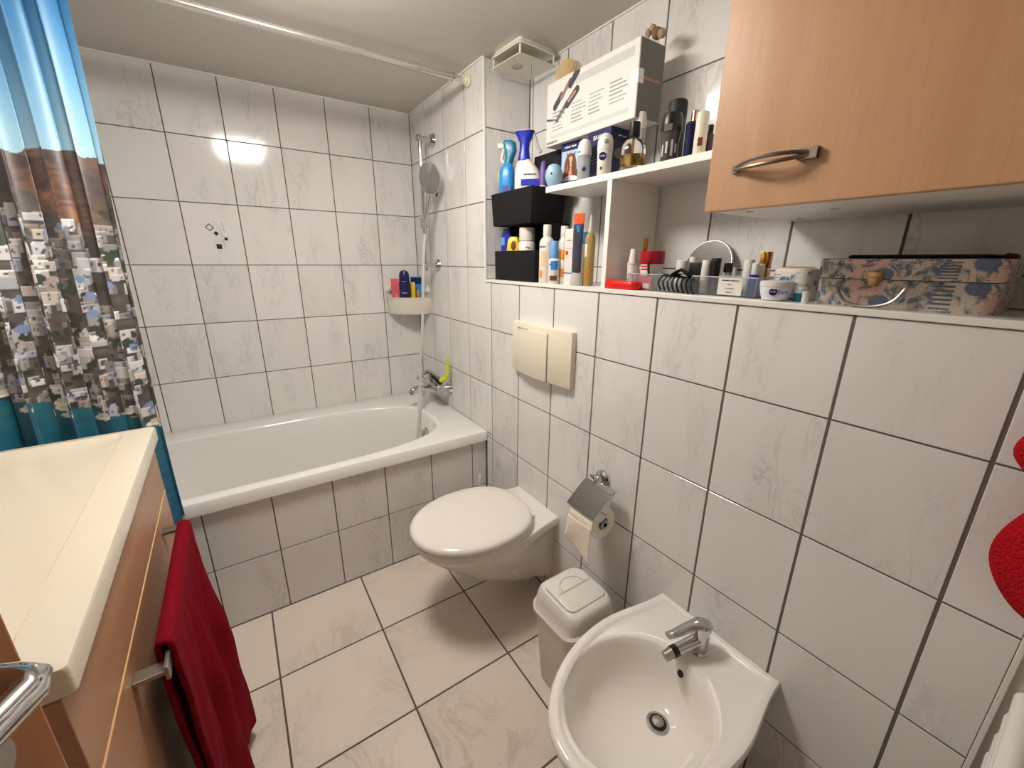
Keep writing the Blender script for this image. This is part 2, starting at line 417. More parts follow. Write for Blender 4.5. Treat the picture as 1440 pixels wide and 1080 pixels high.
GR = 0.0011   # grout lies this far behind the tile face

# floor
floor = struct(MB().box(XL-0.1, 0.3, YB-0.1, 0.1, -0.12, -GR).build('floor', GROUT_F, smooth=False))
fx = [XL, -1.2835, -0.9535, -0.6235, -0.2935, 0.0]; fy = [YT, -1.0588, -1.3888, -1.7188, -2.0488, -2.3788, YB]
tiles(floor, '+z', 0.0, fx, fy, m=T_FLOOR, gh=0.0055, gv=0.0055)
# ceiling
ceiling = struct(MB().box(XL-0.1, 0.32, YB-0.1, 0.1, ZC, ZC+0.1).build('ceiling', PLASTER, smooth=False))
# back wall
wall_back = struct(MB().box(XL-0.1, 0.0+0.32, GR, 0.12, 0, ZC).build('wall_back', GROUT, smooth=False))
bx = [-0.2031*k for k in range(8)]+[XL]
bz = [0.5244]+[HZ[4-k] for k in range(5)]+[ZC]
bt = tiles(wall_back, '-y', 0.0, bx, bz)
# tub-end wall with the half-height wall beside it
wr = MB().box(GR, XN+0.1, YE+0.0025, 0.05, 0, ZC)
wr.box(GR, XN+0.1, YR+0.0, YE+0.0025, 0, ZL-0.012)
wall_right = struct(wr.build('wall_right', GROUT, smooth=False))
WY = [-(0.1918+0.2041*k) for k in range(11)]     # W1..W11
rt = tiles(wall_right, '-x', 0.0, [0.0]+WY[:2]+[WY[2]], [0.5244]+[HZ[4-k] for k in range(5)]+[ZC])
tiles(wall_right, '-x', 0.0, [WY[2], YE], [HZ[2], HZ[1], HZ[0], ZC])
add_tile(wall_right, '-x', 0.0, WY[2], WY[3], 0.5244, HZ[4])
add_tile(wall_right, '-x', 0.0, WY[2], WY[3], HZ[4], HZ[3])
_L = [(WY[2]-.002, HZ[3]+.0018), (WY[3]+.002, HZ[3]+.0018), (WY[3]+.002, ZL-.0135), (YE+.001, ZL-.0135), (YE+.001, HZ[2]-.0018), (WY[2]-.002, HZ[2]-.0018)]
MB().loft([[(0.008, y, z) for y, z in _L], [(0.0, y, z) for y, z in _L]]).build('tile', T_WALL, wall_right, smooth=False)     # L-cut tile under the recess corner
add_tile(wall_right, '-x', 0.0, YT-0.008, WY[3], HZ[5], 0.5244, gh=0.003, gv=0.004)
tiles(wall_right, '-x', 0.0, [YT-0.008, WY[3]], [HZ[7], HZ[6], HZ[5]], gh=0.003)
tiles(wall_right, '-x', 0.0, WY[3:], [HZ[7], HZ[6], HZ[5], HZ[4], HZ[3], ZL-0.012], gh=0.005)
tiles(wall_right, '-x', 0.0, [WY[10]-.002, YR+0.003], [HZ[7], HZ[6], HZ[5], HZ[4], HZ[3], ZL-0.012], gh=0.002)
# recess
wall_recess = struct(MB().box(XN+GR, XN+0.1, YB-0.1, YE+0.0025, ZL-0.012, ZC).build('wall_recess', GROUT, smooth=False))
ny = [YE, -0.782]+[-(0.9855+0.2055*k) for k in range(7)]+[YB]
tiles(wall_recess, '-x', XN, ny, [ZL, 1.2728, 1.5254, 1.778, ZC], gh=0.005)
wall_recess_side = struct(MB().box(GR, XN+GR, YE+GR, YE+0.02, ZL-0.012, ZC).build('wall_recess_side', GROUT, smooth=False))
tiles(wall_recess_side, '-y', YE, [0.006, XN], [ZL, 1.2728, 1.5254, 1.778, ZC])
# trims: ledge with its front edge, vertical edge of the recess, end of the tiling, ceiling beads
struct(MB().box(-0.004, XN, YB, YE, ZL-0.012, ZL).build('trim_1', TRIMW, bevel=0.0015, smooth=False))
struct(MB().box(-0.002, 0.007, YE-0.002, YE+0.006, ZL, ZC).build('trim_2', TRIMW, bevel=0.0015, smooth=False))
struct(MB().box(-0.002, 0.012, YR-0.004, YR+0.003, 0, ZL-0.012).build('trim_3', TRIMW, bevel=0.001, smooth=False))
struct(MB().prism([(XL, ZC), (XL, ZC-0.006), (0, ZC-0.006), (0, ZC)], -0.006, 0.0).build('trim_4', TRIMW, smooth=False))
struct(MB().box(-0.006, 0.0, YE, 0.0, ZC-0.006, ZC).build('trim_5', TRIMW, smooth=False))
struct(MB().box(XN-0.005, XN, YB, YE, ZC-0.005, ZC).build('trim_6', TRIMW, smooth=False))
# plain plaster past the tiling, entry wall with door opening, left wall
struct(MB().box(0.004, XN+0.1, YB-0.1, YR-0.004, 0, ZL-0.012).build('wall_right_end', PLASTER, smooth=False))
DX0, DX1 = -1.34, -0.66
we = MB().box(XL-0.1, DX0, YB-0.12, YB, 0, ZC); we.box(DX1, XN+0.1, YB-0.12, YB, 0, ZC); we.box(DX0, DX1, YB-0.12, YB, 1.985, ZC)
struct(we.build('wall_entry', PLASTER, smooth=False))
struct(MB().box(DX0-0.5, DX1+0.6, YB-1.3, YB-0.12, -0.12, -0.002).build('floor_hallway', mat('hall_floor', (150, 128, 104), 0.5), smooth=False))
struct(MB().box(DX0-0.5, DX1+0.6, YB-1.4, YB-1.3, -0.12, 2.3).build('wall_hallway', PLASTER, smooth=False))
wall_left = struct(MB().box(XL-0.1, XL-GR, YB-0.1, 0.05, 0, ZC).build('wall_left', GROUT, smooth=False))
tiles(wall_left, '+x', XL, [0.0]+[y for y in WY]+[YB], [HZ[7], HZ[6], HZ[5], HZ[4], HZ[3], HZ[2], HZ[1], HZ[0], ZC])
# tiled tub front
wall_tub = struct(MB().box(XL, 0.0, YT+GR, YT+0.035, 0, 0.4829).build('wall_tub', GROUT, smooth=False))
tiles(wall_tub, '-y', YT, [XL, -1.4973, -1.2942, -1.0911, -0.888, -0.6849, -0.4818, -0.2787, -0.0756, 0.0], [0.0, 0.2526, 0.4829])

# decor motifs on two tiles
def motif(t, k):
    def sq(cx, cy, a, rot, m, hollow=False, nm='decor_mark'):
        mb = MB(); c = [(cx+a*math.cos(rot+PI/4+i*PI/2), cy+a*math.sin(rot+PI/4+i*PI/2)) for i in range(4)]
        if hollow:
            c2 = [(cx+a*.72*math.cos(rot+PI/4+i*PI/2), cy+a*.72*math.sin(rot+PI/4+i*PI/2)) for i in range(4)]
            mb.add([(x, y, TT+0.0004) for x, y in c]+[(x, y, TT+0.0004) for x, y in c2], [(i, (i+1) % 4, 4+(i+1) % 4, 4+i) for i in range(4)])
        else: mb.add([(x, y, TT+0.0004) for x, y in c], [(0, 1, 2, 3)])
        mb.build(nm, m, t, smooth=False)
    sq(-0.012*k, 0.03, 0.016, PI/4, MATS['ink'], True); sq(0.004*k, 0.006, 0.010, PI/4, MATS['ink'])
    sq(0.030*k, -0.016, 0.009, 0, MATS['ink']); sq(0.006*k, -0.048, 0.014, 0, MATS['ink'])
    MB().add([(0.016*k, 0.028, TT+.0004), (0.0175*k, 0.028, TT+.0004), (0.0235*k, -0.05, TT+.0004), (0.022*k, -0.05, TT+.0004)], [(0, 1, 2, 3)]).build('decor_line', GREYINK, t, smooth=False)
    MB().add([(0.024*k, 0.052, TT+.0004), (0.0255*k, 0.052, TT+.0004), (0.0295*k, 0.01, TT+.0004), (0.028*k, 0.01, TT+.0004)], [(0, 1, 2, 3)]).build('decor_line', GREYINK, t, smooth=False)
motif(bt[(4, 3)], 1.25)
motif(rt[(1, 4)], 1)

# ------------------------------------------------------------------ ceiling lamp (its panel is the room's light)
lamp = thing('ceiling_lamp', 'square white flush ceiling lamp above the middle of the floor', 'lamp', (-0.705, -1.17, ZC))
rrbox(MB(), 0.31, 0.37, 0.012, 0.02, z0=-0.012).build('lamp_base', WPLAST, lamp)
rrbox(MB(), 0.23, 0.31, 0.056, 0.025, 0.006, z0=-0.067, taper=1.1).build('diffuser', LAMPM, lamp)

# ------------------------------------------------------------------ bathtub
RZ = -PI/2      # things on the right wall: local -Y faces the room, local +X runs along the wall
tub = thing('bathtub', 'white enamelled bathtub set behind a tiled front', 'bathtub', (-0.8, -0.384, 0.0))
def supe(cx, cy, a, b, n, z, N=80, nl=None):
    out = []
    for k in range(N):
        t = 2*PI*k/N; c, s = math.cos(t), math.sin(t); e_ = 2/(n if c > 0 or nl is None else n+(nl-n)*smooth(-c*3))
        out.append((cx+a*math.copysign(abs(c)**e_, c), cy+b*math.copysign(abs(s)**e_, s), z))
    return out
def rectring(x0, x1, y0, y1, z, N=80):
    out = []
    for k in range(N):
        t = 2*PI*k/N; c, s = math.cos(t), math.sin(t); m = max(abs(c), abs(s))
        out.append(((x0+x1)/2+(x1-x0)/2*c/m, (y0+y1)/2+(y1-y0)/2*s/m, z))
    return out
def lr(xl, xr, b, n, z): return supe((xl+xr)/2+0.8, -0.425+0.384, (xr-xl)/2, b, n, z, 80, 5.5)
X0, X1, Y0, Y1 = -1.597+0.8, -0.003+0.8, -0.766+0.384, -0.002+0.384
rings = [rectring(X0+.01, X1-.0, Y0+.012, Y1, 0.486), rectring(X0, X1, Y0, Y1, 0.486), rectring(X0, X1, Y0, Y1, 0.527), rectring(X0+.003, X1-.001, Y0+.004, Y1-.001, 0.532), rectring(X0+.012, X1-.004, Y0+.010, Y1-.004, 0.533), lr(-1.520, -0.132, 0.304, 3.4, 0.533),
         lr(-1.512, -0.142, 0.294, 3.3, 0.533), lr(-1.507, -0.147, 0.289, 3.2, 0.5305), lr(-1.503, -0.151, 0.285, 3.1, 0.522), lr(-1.42, -0.168, 0.276, 3.0, 0.44),
         lr(-1.31, -0.190, 0.258, 3.0, 0.33), lr(-1.19, -0.210, 0.245, 3.0, 0.22), lr(-1.13, -0.228, 0.232, 3.0, 0.175), lr(-1.08, -0.255, 0.205, 3.0, 0.152), lr(-1.0, -0.32, 0.15, 3.0, 0.146)]
MB().loft(rings, cap0=False).build('tub_shell', ENAMEL, tub, angle=40)
ov = MB(); ov.lathe([(0.0, 0.016), (0.018, 0.016), (0.03, 0.011), (0.036, 0.0)][::-1], 28, M=Matrix.Translation((-0.170+0.8, -0.425+0.384, 0.43)) @ Matrix.Rotation(-PI/2+0.12, 4, 'Y'))
k_ = ov.build('overflow_knob', CHROME, tub)
MB().box(-0.012, 0.012, -0.004, 0.004, -0.024, 0.024).build('knob_grip', CHROME, k_, bevel=0.002, loc=(-0.186+0.8, -0.425+0.384, 0.43))
MB().lathe([(0.033, 0), (0.03, 0.003), (0.012, 0.002)], 24).build('drain', CHROME, tub, loc=(-0.40+0.8, -0.425+0.384, 0.147))

# tub mixer on the end wall
ft = thing('bath_mixer', 'chrome bath mixer tap mounted over the end of the tub', 'tap', (0.0, -0.295, 0.64))
for s in (-1, 1):
    e = MB().cyl((-0.001, s*0.075, 0), (-0.012, s*0.075, 0), 0.034, 0.026, 24).build('wall_rosette', CHROME, ft)
    MB().cyl((-0.01, s*0.075, 0), (-0.05, s*0.075, 0), 0.019).build('union_nut', CHROME, e)
MB().cyl((-0.062, -0.098, 0), (-0.062, 0.098, 0), 0.024, seg=20).build('mixer_body', CHROME, ft)
MB().tube(crom([(-0.07, 0.0, -0.004), (-0.11, 0.0, -0.004), (-0.155, 0.0, -0.002), (-0.180, 0.0, -0.008), (-0.188, 0.0, -0.026)], 5), 0.016, 12).build('spout', CHROME, ft)
MB().lathe([(0.030, 0.0), (0.031, 0.036), (0.026, 0.054), (0.010, 0.060)], 20).build('cartridge_dome', CHROME, ft, loc=(-0.066, 0.0, 0.012))
MB().tube(crom([(-0.050, 0, 0.060), (-0.085, 0, 0.084), (-0.120, 0, 0.072), (-0.150, 0.0, 0.052)], 5), 0.016, 10, rads=None, flat=0.6).build('lever', CHROME, ft)
MB().cyl((-0.122, -0.003, -0.012), (-0.122, -0.003, -0.042), 0.011).build('hose_outlet', CHROME, ft)

# shower rail with slider, hand shower with hose
YS = -0.285
sr = thing('shower_rail', 'chrome shower rail with two round wall brackets', 'shower rail', (0.0, YS, 1.24))
for z in (1.828, 1.268):
    e = MB().cyl((-0.001, 0, z-1.24), (-0.012, 0, z-1.24), 0.030, 0.024, 24).build('wall_bracket', CHROME, sr)
    MB().cyl((-0.01, 0, z-1.24), (-0.082, 0, z-1.24), 0.0125).build('bracket_arm', CHROME, e)
MB().cyl((-0.066, 0, 0.0), (-0.066, 0, 0.605), 0.009).build('rail', CHROME, sr)
HSPX = hit(597, 318, 1, -0.345)
sl = MB().cyl((-0.066, 0, 0.20), (-0.066, 0, 0.245), 0.019).build('slider', CHROME, sr)
MB().cyl((-0.066, 0.0, 0.222), (HSPX[0], HSPX[1]-YS, 0.205), 0.012).build('slider_holder', CHROME, sl)
HSP = hit(597, 318, 1, -0.345); HSC = hit(604, 251, 1, -0.392)-HSP
hs = thing('hand_shower', 'grey faced chrome hand shower with long white hose', 'hand shower', tuple(HSP))
nrm = Vector((-0.66, -0.72, -0.22)).normalized(); hc = Vector(HSC)
hp = crom([(0, 0, -0.035), (0, 0, 0.02), tuple(hc*0.30-nrm*0.012), tuple(hc*0.52-nrm*0.024), tuple(hc*0.86-nrm*0.030)], 5)
MB().tube(hp, 0.012, 12, rads=[0.0105+0.008*smooth((k/(len(hp)-1)-0.4)*2) for k in range(len(hp))]).build('handle', CHROME, hs)
q = nrm.to_track_quat('Z', 'Y').to_matrix().to_4x4(); q.translation = hc-nrm*0.02
hd = MB().lathe([(0.02, -0.012), (0.050, 0.002), (0.061, 0.016), (0.060, 0.022)], 36, sx=0.84, sy=1.12, M=q).build('head', CHROME, hs)
MB().lathe([(0.058, 0.0222), (0.055, 0.0245), (0.01, 0.025)], 36, sx=0.84, sy=1.12, M=q).build('spray_face', GREYP, hd)
_hl = lambda u, v, y: tuple(hit(u, v, 1, y)-HSP)
hw = [(0, 0, -0.03), _hl(596, 350, -0.345), _hl(595, 390, -0.345), _hl(594, 450, -0.345), _hl(590, 560, -0.35), _hl(587, 612, -0.355)]+[tuple(np.array(p_)-HSP) for p_ in ((-0.225, -0.36, 0.29), (-0.235, -0.34, 0.25), (-0.215, -0.32, 0.28))]+[_hl(592, 612, -0.32), _hl(596, 585, -0.31), tuple(np.array((-0.125, -0.300, 0.58))-HSP), tuple(np.array((-0.123, -0.298, 0.61))-HSP)]
MB().tube(crom(hw, 7), 0.0072, 8).build('hose', mat('pale_hose', (226, 222, 214), 0.25, metal=0.35), hs)

# lime squeegee resting on the mixer
sq = thing('squeegee', 'lime green squeegee with black head resting on the bath mixer', 'squeegee', (-0.050, -0.404, 0.672))
MB().tube(crom([(-0.012, 0.012, 0.02), (0.004, -0.006, 0.035), (0.016, -0.012, 0.06), (0.020, -0.012, 0.10), (0.022, -0.012, 0.142)], 5), 0.009, 10, rads=[0.013]*6+[0.010]*5+[0.008]*10).build('handle', LIME, sq)
MB().box(-0.012, 0.012, -0.012, 0.062, -0.007, 0.007).build('blade', BLACKP, sq, bevel=0.002, loc=(-0.018, 0.012, 0.012), rot=(0.45, 0.3, 0.4))

# corner caddy
cc = thing('corner_caddy', 'cream plastic corner shelf stuck in the tub corner', 'corner shelf', (0, 0, 1.008))
def arc(rx, ry, z, n=14, bul=2.3): return [(-rx*math.cos(PI/2*k/n)**(2/bul), -ry*math.sin(PI/2*k/n)**(2/bul), z) for k in range(n+1)]
def caddy_ring(o, z, rx=0.195, ry=0.158): return [(-0.0015-o, -0.0015-o, z)] + arc(rx-o, ry-o, z)
cm = MB(); cm.loft([caddy_ring(0.012, 0.0), caddy_ring(0.0, 0.012, 0.187, 0.152), caddy_ring(0.0, 0.088), caddy_ring(0.003, 0.088, 0.195, 0.158), caddy_ring(0.004, 0.016, 0.187, 0.152)], cap0=True, cap1=True)
CADDY = mat('ivory_caddy', (226, 220, 206), 0.35)
cb = cm.build('tray', CADDY, cc, angle=50)
MB().tube([(x, y-0.0005, 0.088) for x, y, _ in arc(0.1965, 0.1595, 0)][1:-1], 0.003, 6).build('rim_bead', CADDY, cb)
MB().lathe([(0.024, 0.0), (0.022, 0.004), (0.012, 0.010), (0.008, 0.016)], 20, M=Matrix.Translation((-0.175, -0.001, 0.128)) @ Matrix.Rotation(PI/2, 4, 'X')).build('suction_cup', WPLAST, cc)
MB().lathe([(0.024, 0.0), (0.022, 0.004), (0.012, 0.010), (0.008, 0.016)], 20, M=Matrix.Translation((-0.001, -0.135, 0.128)) @ Matrix.Rotation(-PI/2, 4, 'Y')).build('suction_cup', WPLAST, cc)
MB().box(-0.179, -0.171, -0.006, -0.001, 0.085, 0.12).build('suction_arm', WPLAST, cc)
MB().box(-0.006, -0.001, -0.139, -0.131, 0.085, 0.12).build('suction_arm', WPLAST, cc)
CZ = 1.021
def spot_y(u0, u1, vt, y, zb):
    uc = (u0+u1)/2; p = hit(uc, vt, 1, y); w = abs(hit(u1, vt, 1, y)[0]-hit(u0, vt, 1, y)[0]); return p[0], w*0.9, p[2]-zb
x, w, h = spot_y(552, 570, 392, -0.055, CZ)
t = thing('sachet_pack', 'coral pink sachet pack in the corner shelf', 'sachet', (x-.006, -0.034, CZ), -0.5)
MB().loft([rrect(w, 0.016, 0.004, 3, 0), rrect(w, 0.014, 0.004, 3, h*.6), rrect(w, 0.006, 0.002, 3, h-0.012), rrect(w, 0.002, 0.0008, 3, h)]).build('pouch', PINK, t)
text('#####', 0.012, WINK, t, (-0.004, -0.0096, h*0.45), (PI/2, -PI/2, 0))
x, w, h = spot_y(560, 577, 380, -0.095, CZ)
t = thing('shower_gel', 'navy shower gel bottle with domed cap in the corner shelf', 'bottle', (x, -0.086, CZ), -0.5)
rrbox(MB(), w, 0.034, h*0.74, 0.015, 0.005).build('bottle_body', NAVY, t)
MB().lathe([(0.0165, h*.74), (0.0175, h*.76), (0.0175, h*.9), (0.013, h*.97), (0.004, h)], 20, sx=w/0.039).build('cap', NAVY, t)
MB().lathe([(0.0155, h*.715), (0.0160, h*.745)], 20, sx=w/0.039).build('neck_band', LIGHTB, t)
text('NIVEA', 0.010, WINK, t, (0.0, -0.0178, h*0.46)); text('###', 0.008, WINK, t, (0.0, -0.0178, h*0.28))
x, w, h = spot_y(577, 586, 397, -0.10, CZ)
t = thing('cream_tube', 'yellow tube leaning inside the corner shelf', 'tube', (x, -0.075, CZ), -0.5)
MB().loft([rrect(w, 0.014, 0.006, 3, 0.0), rrect(w, 0.018, 0.008, 3, 0.02), rrect(w, 0.01, 0.004, 3, h*.85), rrect(w, 0.002, 0.0008, 3, h)]).build('tube_body', YELLOW, t)
MB().lathe([(0.008, -0.0), (0.0085, 0.012)], 14).build('cap', WPLAST, t)
x, w, h = spot_y(578, 595, 389, -0.05, CZ)
t = thing('refill_pouch', 'blue and teal refill pouch behind the yellow tube', 'pouch', (x, -0.035, CZ), -0.5)
MB().loft([rrect(w, 0.022, 0.006, 3, 0), rrect(w, 0.018, 0.006, 3, h*.6), rrect(w, 0.008, 0.003, 3, h*.9), rrect(w, 0.002, 0.0008, 3, h)]).build('pouch', SKY, t)
plate(MB(), w*0.9, h*0.22, 0, h*0.86, -0.0055).build('header_print', NAVY, t); plate(MB(), w*0.4, h*0.3, 0, h*0.45, -0.0108).build('picture_print', ORANGE, t)

# ------------------------------------------------------------------ curtain rod and curtain
YROD = -0.651; ZROD = 1.957
rod = thing('curtain_rod', 'white telescopic shower curtain rod spanning the tub', 'curtain rod', (0, YROD, ZROD))
RODM = mat('rod_lacquer', (206, 202, 196), 0.18, metal=0.75)
MB().cyl((-0.02, 0, 0), (-0.30, 0, 0), 0.0098, seg=18).build('inner_tube', RODM, rod)
MB().cyl((-0.07, 0, 0), (-1.58, 0, 0), 0.0120, seg=18).build('outer_tube', RODM, rod)
MB().lathe([(0.0, 0), (0.021, 0), (0.022, 0.010), (0.017, 0.014), (0.017, 0.020), (0.014, 0.024), (0.014, 0.032)], 20, M=Matrix.Rotation(-PI/2, 4, 'Y')).build('end_cap', CREAM, rod, loc=(-0.0005, 0, 0))
MB().lathe([(0.0, 0), (0.021, 0), (0.022, 0.010), (0.014, 0.024)], 20, M=Matrix.Rotation(PI/2, 4, 'Y')).build('end_cap', CREAM, rod, loc=(-1.5985, 0, 0))
MB().cyl((-0.068, 0, 0), (-0.074, 0, 0), 0.0145, seg=18).build('lock_collar', CHROME, rod)

CW, CZ0, CZ1 = 1.15, 0.40, 1.925
cv = Canvas(CW, CZ1-CZ0, 0.003, (120, 180, 215))
Zp = cv.Y+CZ0
sky_t = np.clip((Zp-1.52)/0.45, 0, 1)[..., None]
cv.im = (1-sky_t)*np.array([160, 196, 212])/255+sky_t*np.array([28, 106, 168])/255
cl = vnoise(cv.nx, cv.ny, 14, 6, 3); cv.im += (np.clip(cl-0.6, 0, 1)*0.35*np.clip(1.75-Zp, 0, .3)/.3)[..., None]
hill = 1.545+0.06*(vnoise(cv.nx, 1, 7, 1, 5)[0]-0.4)+0.018*vnoise(cv.nx, 1, 40, 1, 6)[0]
mask = Zp < hill[None, :]
strata = vnoise(cv.nx, cv.ny, 18, 60, 8)*0.6+vnoise(cv.nx, cv.ny, 90, 200, 9)*0.5
big = vnoise(cv.nx, cv.ny, 9, 7, 12)
c1, c2, c3 = np.array([66, 48, 44])/255, np.array([168, 112, 74])/255, np.array([58, 54, 62])/255
rock = c1+(c2-c1)*np.clip(strata*1.3-0.35, 0, 1)[..., None]
rock = rock+(c3-rock)*np.clip((big-0.45)*2.6, 0, 0.85)[..., None]
green = np.array([52, 58, 36])/255; g2 = vnoise(cv.nx, cv.ny, 30, 40, 14)
rock = rock+(green-rock)*(np.clip((g2-0.62)*4, 0, 0.8)*np.clip((1.5-Zp)*4, 0, 1))[..., None]
cv.im[mask] = rock[mask]
town_top = 1.33+0.13*vnoise(cv.nx, 1, 8, 1, 21)[0]
tmask = Zp < town_top[None, :]
base = (np.array([78, 70, 66])/255)*(0.65+0.6*vnoise(cv.nx, cv.ny, 60, 80, 22))[..., None]
cv.im[tmask] = base[tmask]
SEA = 0.90
SHORE = 1.02-0.19*np.linspace(0, 1, cv.nx)
def sl(x0, x1, y0, y1):
    i0 = max(0, int(x0/CW*(cv.nx-1))); i1 = min(cv.nx, int(x1/CW*(cv.nx-1))+2); j0 = max(0, int(y0/cv.h*(cv.ny-1))); j1 = min(cv.ny, int(y1/cv.h*(cv.ny-1))+2)
    return i0, i1, j0, j1
PAL = [(226, 222, 220), (206, 206, 212), (190, 184, 180), (204, 184, 172), (178, 182, 196), (232, 228, 224), (150, 146, 146), (210, 200, 190), (222, 220, 224)]
blds = sorted([(float(rng.uniform(0.84, 1.40)), float(rng.uniform(0, CW))) for _ in range(1000)], reverse=True)
for zb, xb in blds:
    if zb > town_top[min(cv.nx-1, int(xb/CW*(cv.nx-1)))]-0.02: continue
    w = rng.uniform(0.014, 0.05); h = rng.uniform(0.012, 0.036); y0 = zb-CZ0
    i0, i1, j0, j1 = sl(xb-w/2, xb+w/2, y0-0.006, y0+h+0.02)
    if i1-i0 < 2 or j1-j0 < 2: continue
    sub = Canvas.__new__(Canvas); sub.X = cv.X[j0:j1, i0:i1]; sub.Y = cv.Y[j0:j1, i0:i1]; sub.im = cv.im[j0:j1, i0:i1]
    if rng.random() < 0.25:
        for _ in range(5): sub.ell(xb+rng.uniform(-w, w)/2, y0+rng.uniform(0, h), w*0.25, h*0.3, (int(rng.integers(30, 60)), int(rng.integers(40, 62)), int(rng.integers(26, 44))))
        continue
    col = np.array(PAL[int(rng.integers(len(PAL)))])*rng.uniform(0.62, 0.98)
    sub.rect(xb-w/2, xb+w/2, y0-0.006, y0, (66, 58, 56))
    sub.rect(xb-w/2, xb+w/2, y0, y0+h, col)
    sub.rect(xb+w*0.25, xb+w/2, y0, y0+h, col*0.78)
    if rng.random() < 0.22: sub.ell(xb, y0+h, w*0.34, 0.011, (110, 130, 168) if rng.random() < .3 else col*1.05)
    else: sub.rect(xb-w/2, xb+w/2, y0+h-0.003, y0+h, col*1.15)
    for _ in range(int(rng.integers(1, 4))):
        wx = xb+rng.uniform(-0.4, 0.3)*w; wy = y0+rng.uniform(0.2, 0.65)*h
        sub.rect(wx, wx+0.004, wy, wy+0.007, (70, 70, 84))
sea = Zp < (SHORE+0.012*vnoise(cv.nx, 1, 16, 1, 31)[0])[None, :]
sn = vnoise(cv.nx, cv.ny, 26, 90, 33)*0.5+vnoise(cv.nx, cv.ny, 7, 9, 34)*0.5; st = np.clip((SHORE[None, :]-Zp)/0.3, 0, 1)
s1, s2, s3 = np.array([26, 98, 104])/255, np.array([28, 128, 170])/255, np.array([10, 78, 112])/255
sc_ = s1+(s2-s1)*st[..., None]; sc_ = sc_+(s3-sc_)*np.clip(sn*1.5-0.4, 0, 0.8)[..., None]
cv.im[sea] = sc_[sea]
for _ in range(14):
    bx_ = rng.uniform(0, CW); by = SHORE[min(cv.nx-1, int(bx_/CW*(cv.nx-1)))]-CZ0+rng.uniform(-0.02, 0.02)
    cv.ell(bx_, by, 0.022, 0.008, (226, 220, 206)); cv.rect(bx_-0.012, bx_+0.012, by, by+0.012, (196, 182, 166)); cv.line(bx_, by, bx_, by+0.05, 0.003, (220, 214, 204))
# folded sheet: path in plan
S = np.linspace(0, 1, cv.nx); Zr = np.linspace(CZ0, CZ1, cv.ny)
NF = 7.2
P = np.zeros((cv.ny, cv.nx, 3))
for j, z in enumerate(Zr):
    top = smooth((z-0.62)/1.2); amp = 0.028-0.004*top
    yc = -0.655*top+-0.815*(1-top)
    xr = -1.118+0.004*(1-smooth((z-0.45)/0.9))
    xl = -1.585
    ph = 2*PI*NF*(1-S)+0.5*np.sin(3.1*(1-S)+1.7*z)
    f = np.sin(ph)+0.28*np.sin(2.3*ph+0.8+1.2*z)
    P[j, :, 0] = xl+(xr-xl)*S-0.010*np.sin(2*ph)
    P[j, :, 1] = yc+amp*f*(0.75+0.25*np.sin(5*S+z))
    P[j, :, 2] = z
curt = thing('shower_curtain', 'shower curtain printed with a white hillside village above the sea', 'curtain', (0, 0, 0))
sheet = painted('cloth', P, cv.im, attr_mat('printed_curtain_cloth', 0.42, 0.0, 0.2), curt)
for k in range(8):
    xk = -1.575+k*0.062
    MB().tube([(0.0, 0.026*math.cos(a), 0.026*math.sin(a)) for a in np.linspace(0, 2*PI, 19)], 0.0022, 6).build('ring', WPLAST, curt, loc=(xk, YROD, ZROD-0.010))

# ------------------------------------------------------------------ vanity with cream basin top
van = thing('vanity_unit', 'beech vanity unit with cream cast basin top', 'vanity', (-1.1125, -1.321, 0.0), math.radians(0.9))
VW = 0.83; VD = 0.478
def vr(x0, x1, y0, y1, r, z): return rrect(x1-x0, y1-y0, r, 5, z, (x0+x1)/2, (y0+y1)/2)
h2 = VW/2
MB().loft([vr(-VD, -0.004, -h2+.004, h2-.004, 0.008, 0.818), vr(-VD, 0, -h2, h2, 0.006, 0.823), vr(-VD, 0, -h2, h2, 0.006, 0.853), vr(-VD, -0.002, -h2+.002, h2-.002, 0.006, 0.858), vr(-VD, -0.006, -h2+.006, h2-.006, 0.012, 0.860),
           vr(-VD+.05, -0.060, -h2+.040, h2-.022, 0.02, 0.860), vr(-VD+.052, -0.062, -h2+.042, h2-.024, 0.02, 0.858), vr(-VD+.053, -0.064, -h2+.046, h2-.030, 0.03, 0.855), vr(-VD+.08, -0.11, -h2+.10, h2-.10, 0.06, 0.8515), vr(-VD+.12, -0.17, -h2+.2, h2-.2, 0.08, 0.847)]).build('basin_top', MINERAL, van, angle=30)
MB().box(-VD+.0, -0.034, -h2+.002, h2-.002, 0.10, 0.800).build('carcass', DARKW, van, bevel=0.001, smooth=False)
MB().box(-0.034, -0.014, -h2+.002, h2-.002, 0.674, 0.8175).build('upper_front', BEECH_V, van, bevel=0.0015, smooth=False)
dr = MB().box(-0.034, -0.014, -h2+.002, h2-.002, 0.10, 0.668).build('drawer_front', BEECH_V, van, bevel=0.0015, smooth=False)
MB().box(-0.0335, -0.0132, -h2+.003, h2-.003, 0.6682, 0.6712).build('front_edge_strip', BEECH_L, van, smooth=False)
hb_ = MB(); hy0, hy1, hz = -1.535+1.321, -1.075+1.321, 0.632
hb_.box(-0.014, 0.036, hy0-0.013, hy0+0.013, hz-0.004, hz+0.004); hb_.box(-0.014, 0.036, hy1-0.013, hy1+0.013, hz-0.004, hz+0.004); hb_.box(0.030, 0.036, hy0-0.026, hy1+0.02, hz-0.004, hz+0.022)
hb_.build('rail_handle', STEEL, dr, bevel=0.001, smooth=False)
MB().box(-VD+0.02, -0.08, -h2+.03, h2-.03, 0.0, 0.10).build('plinth', DARKW, van, smooth=False)

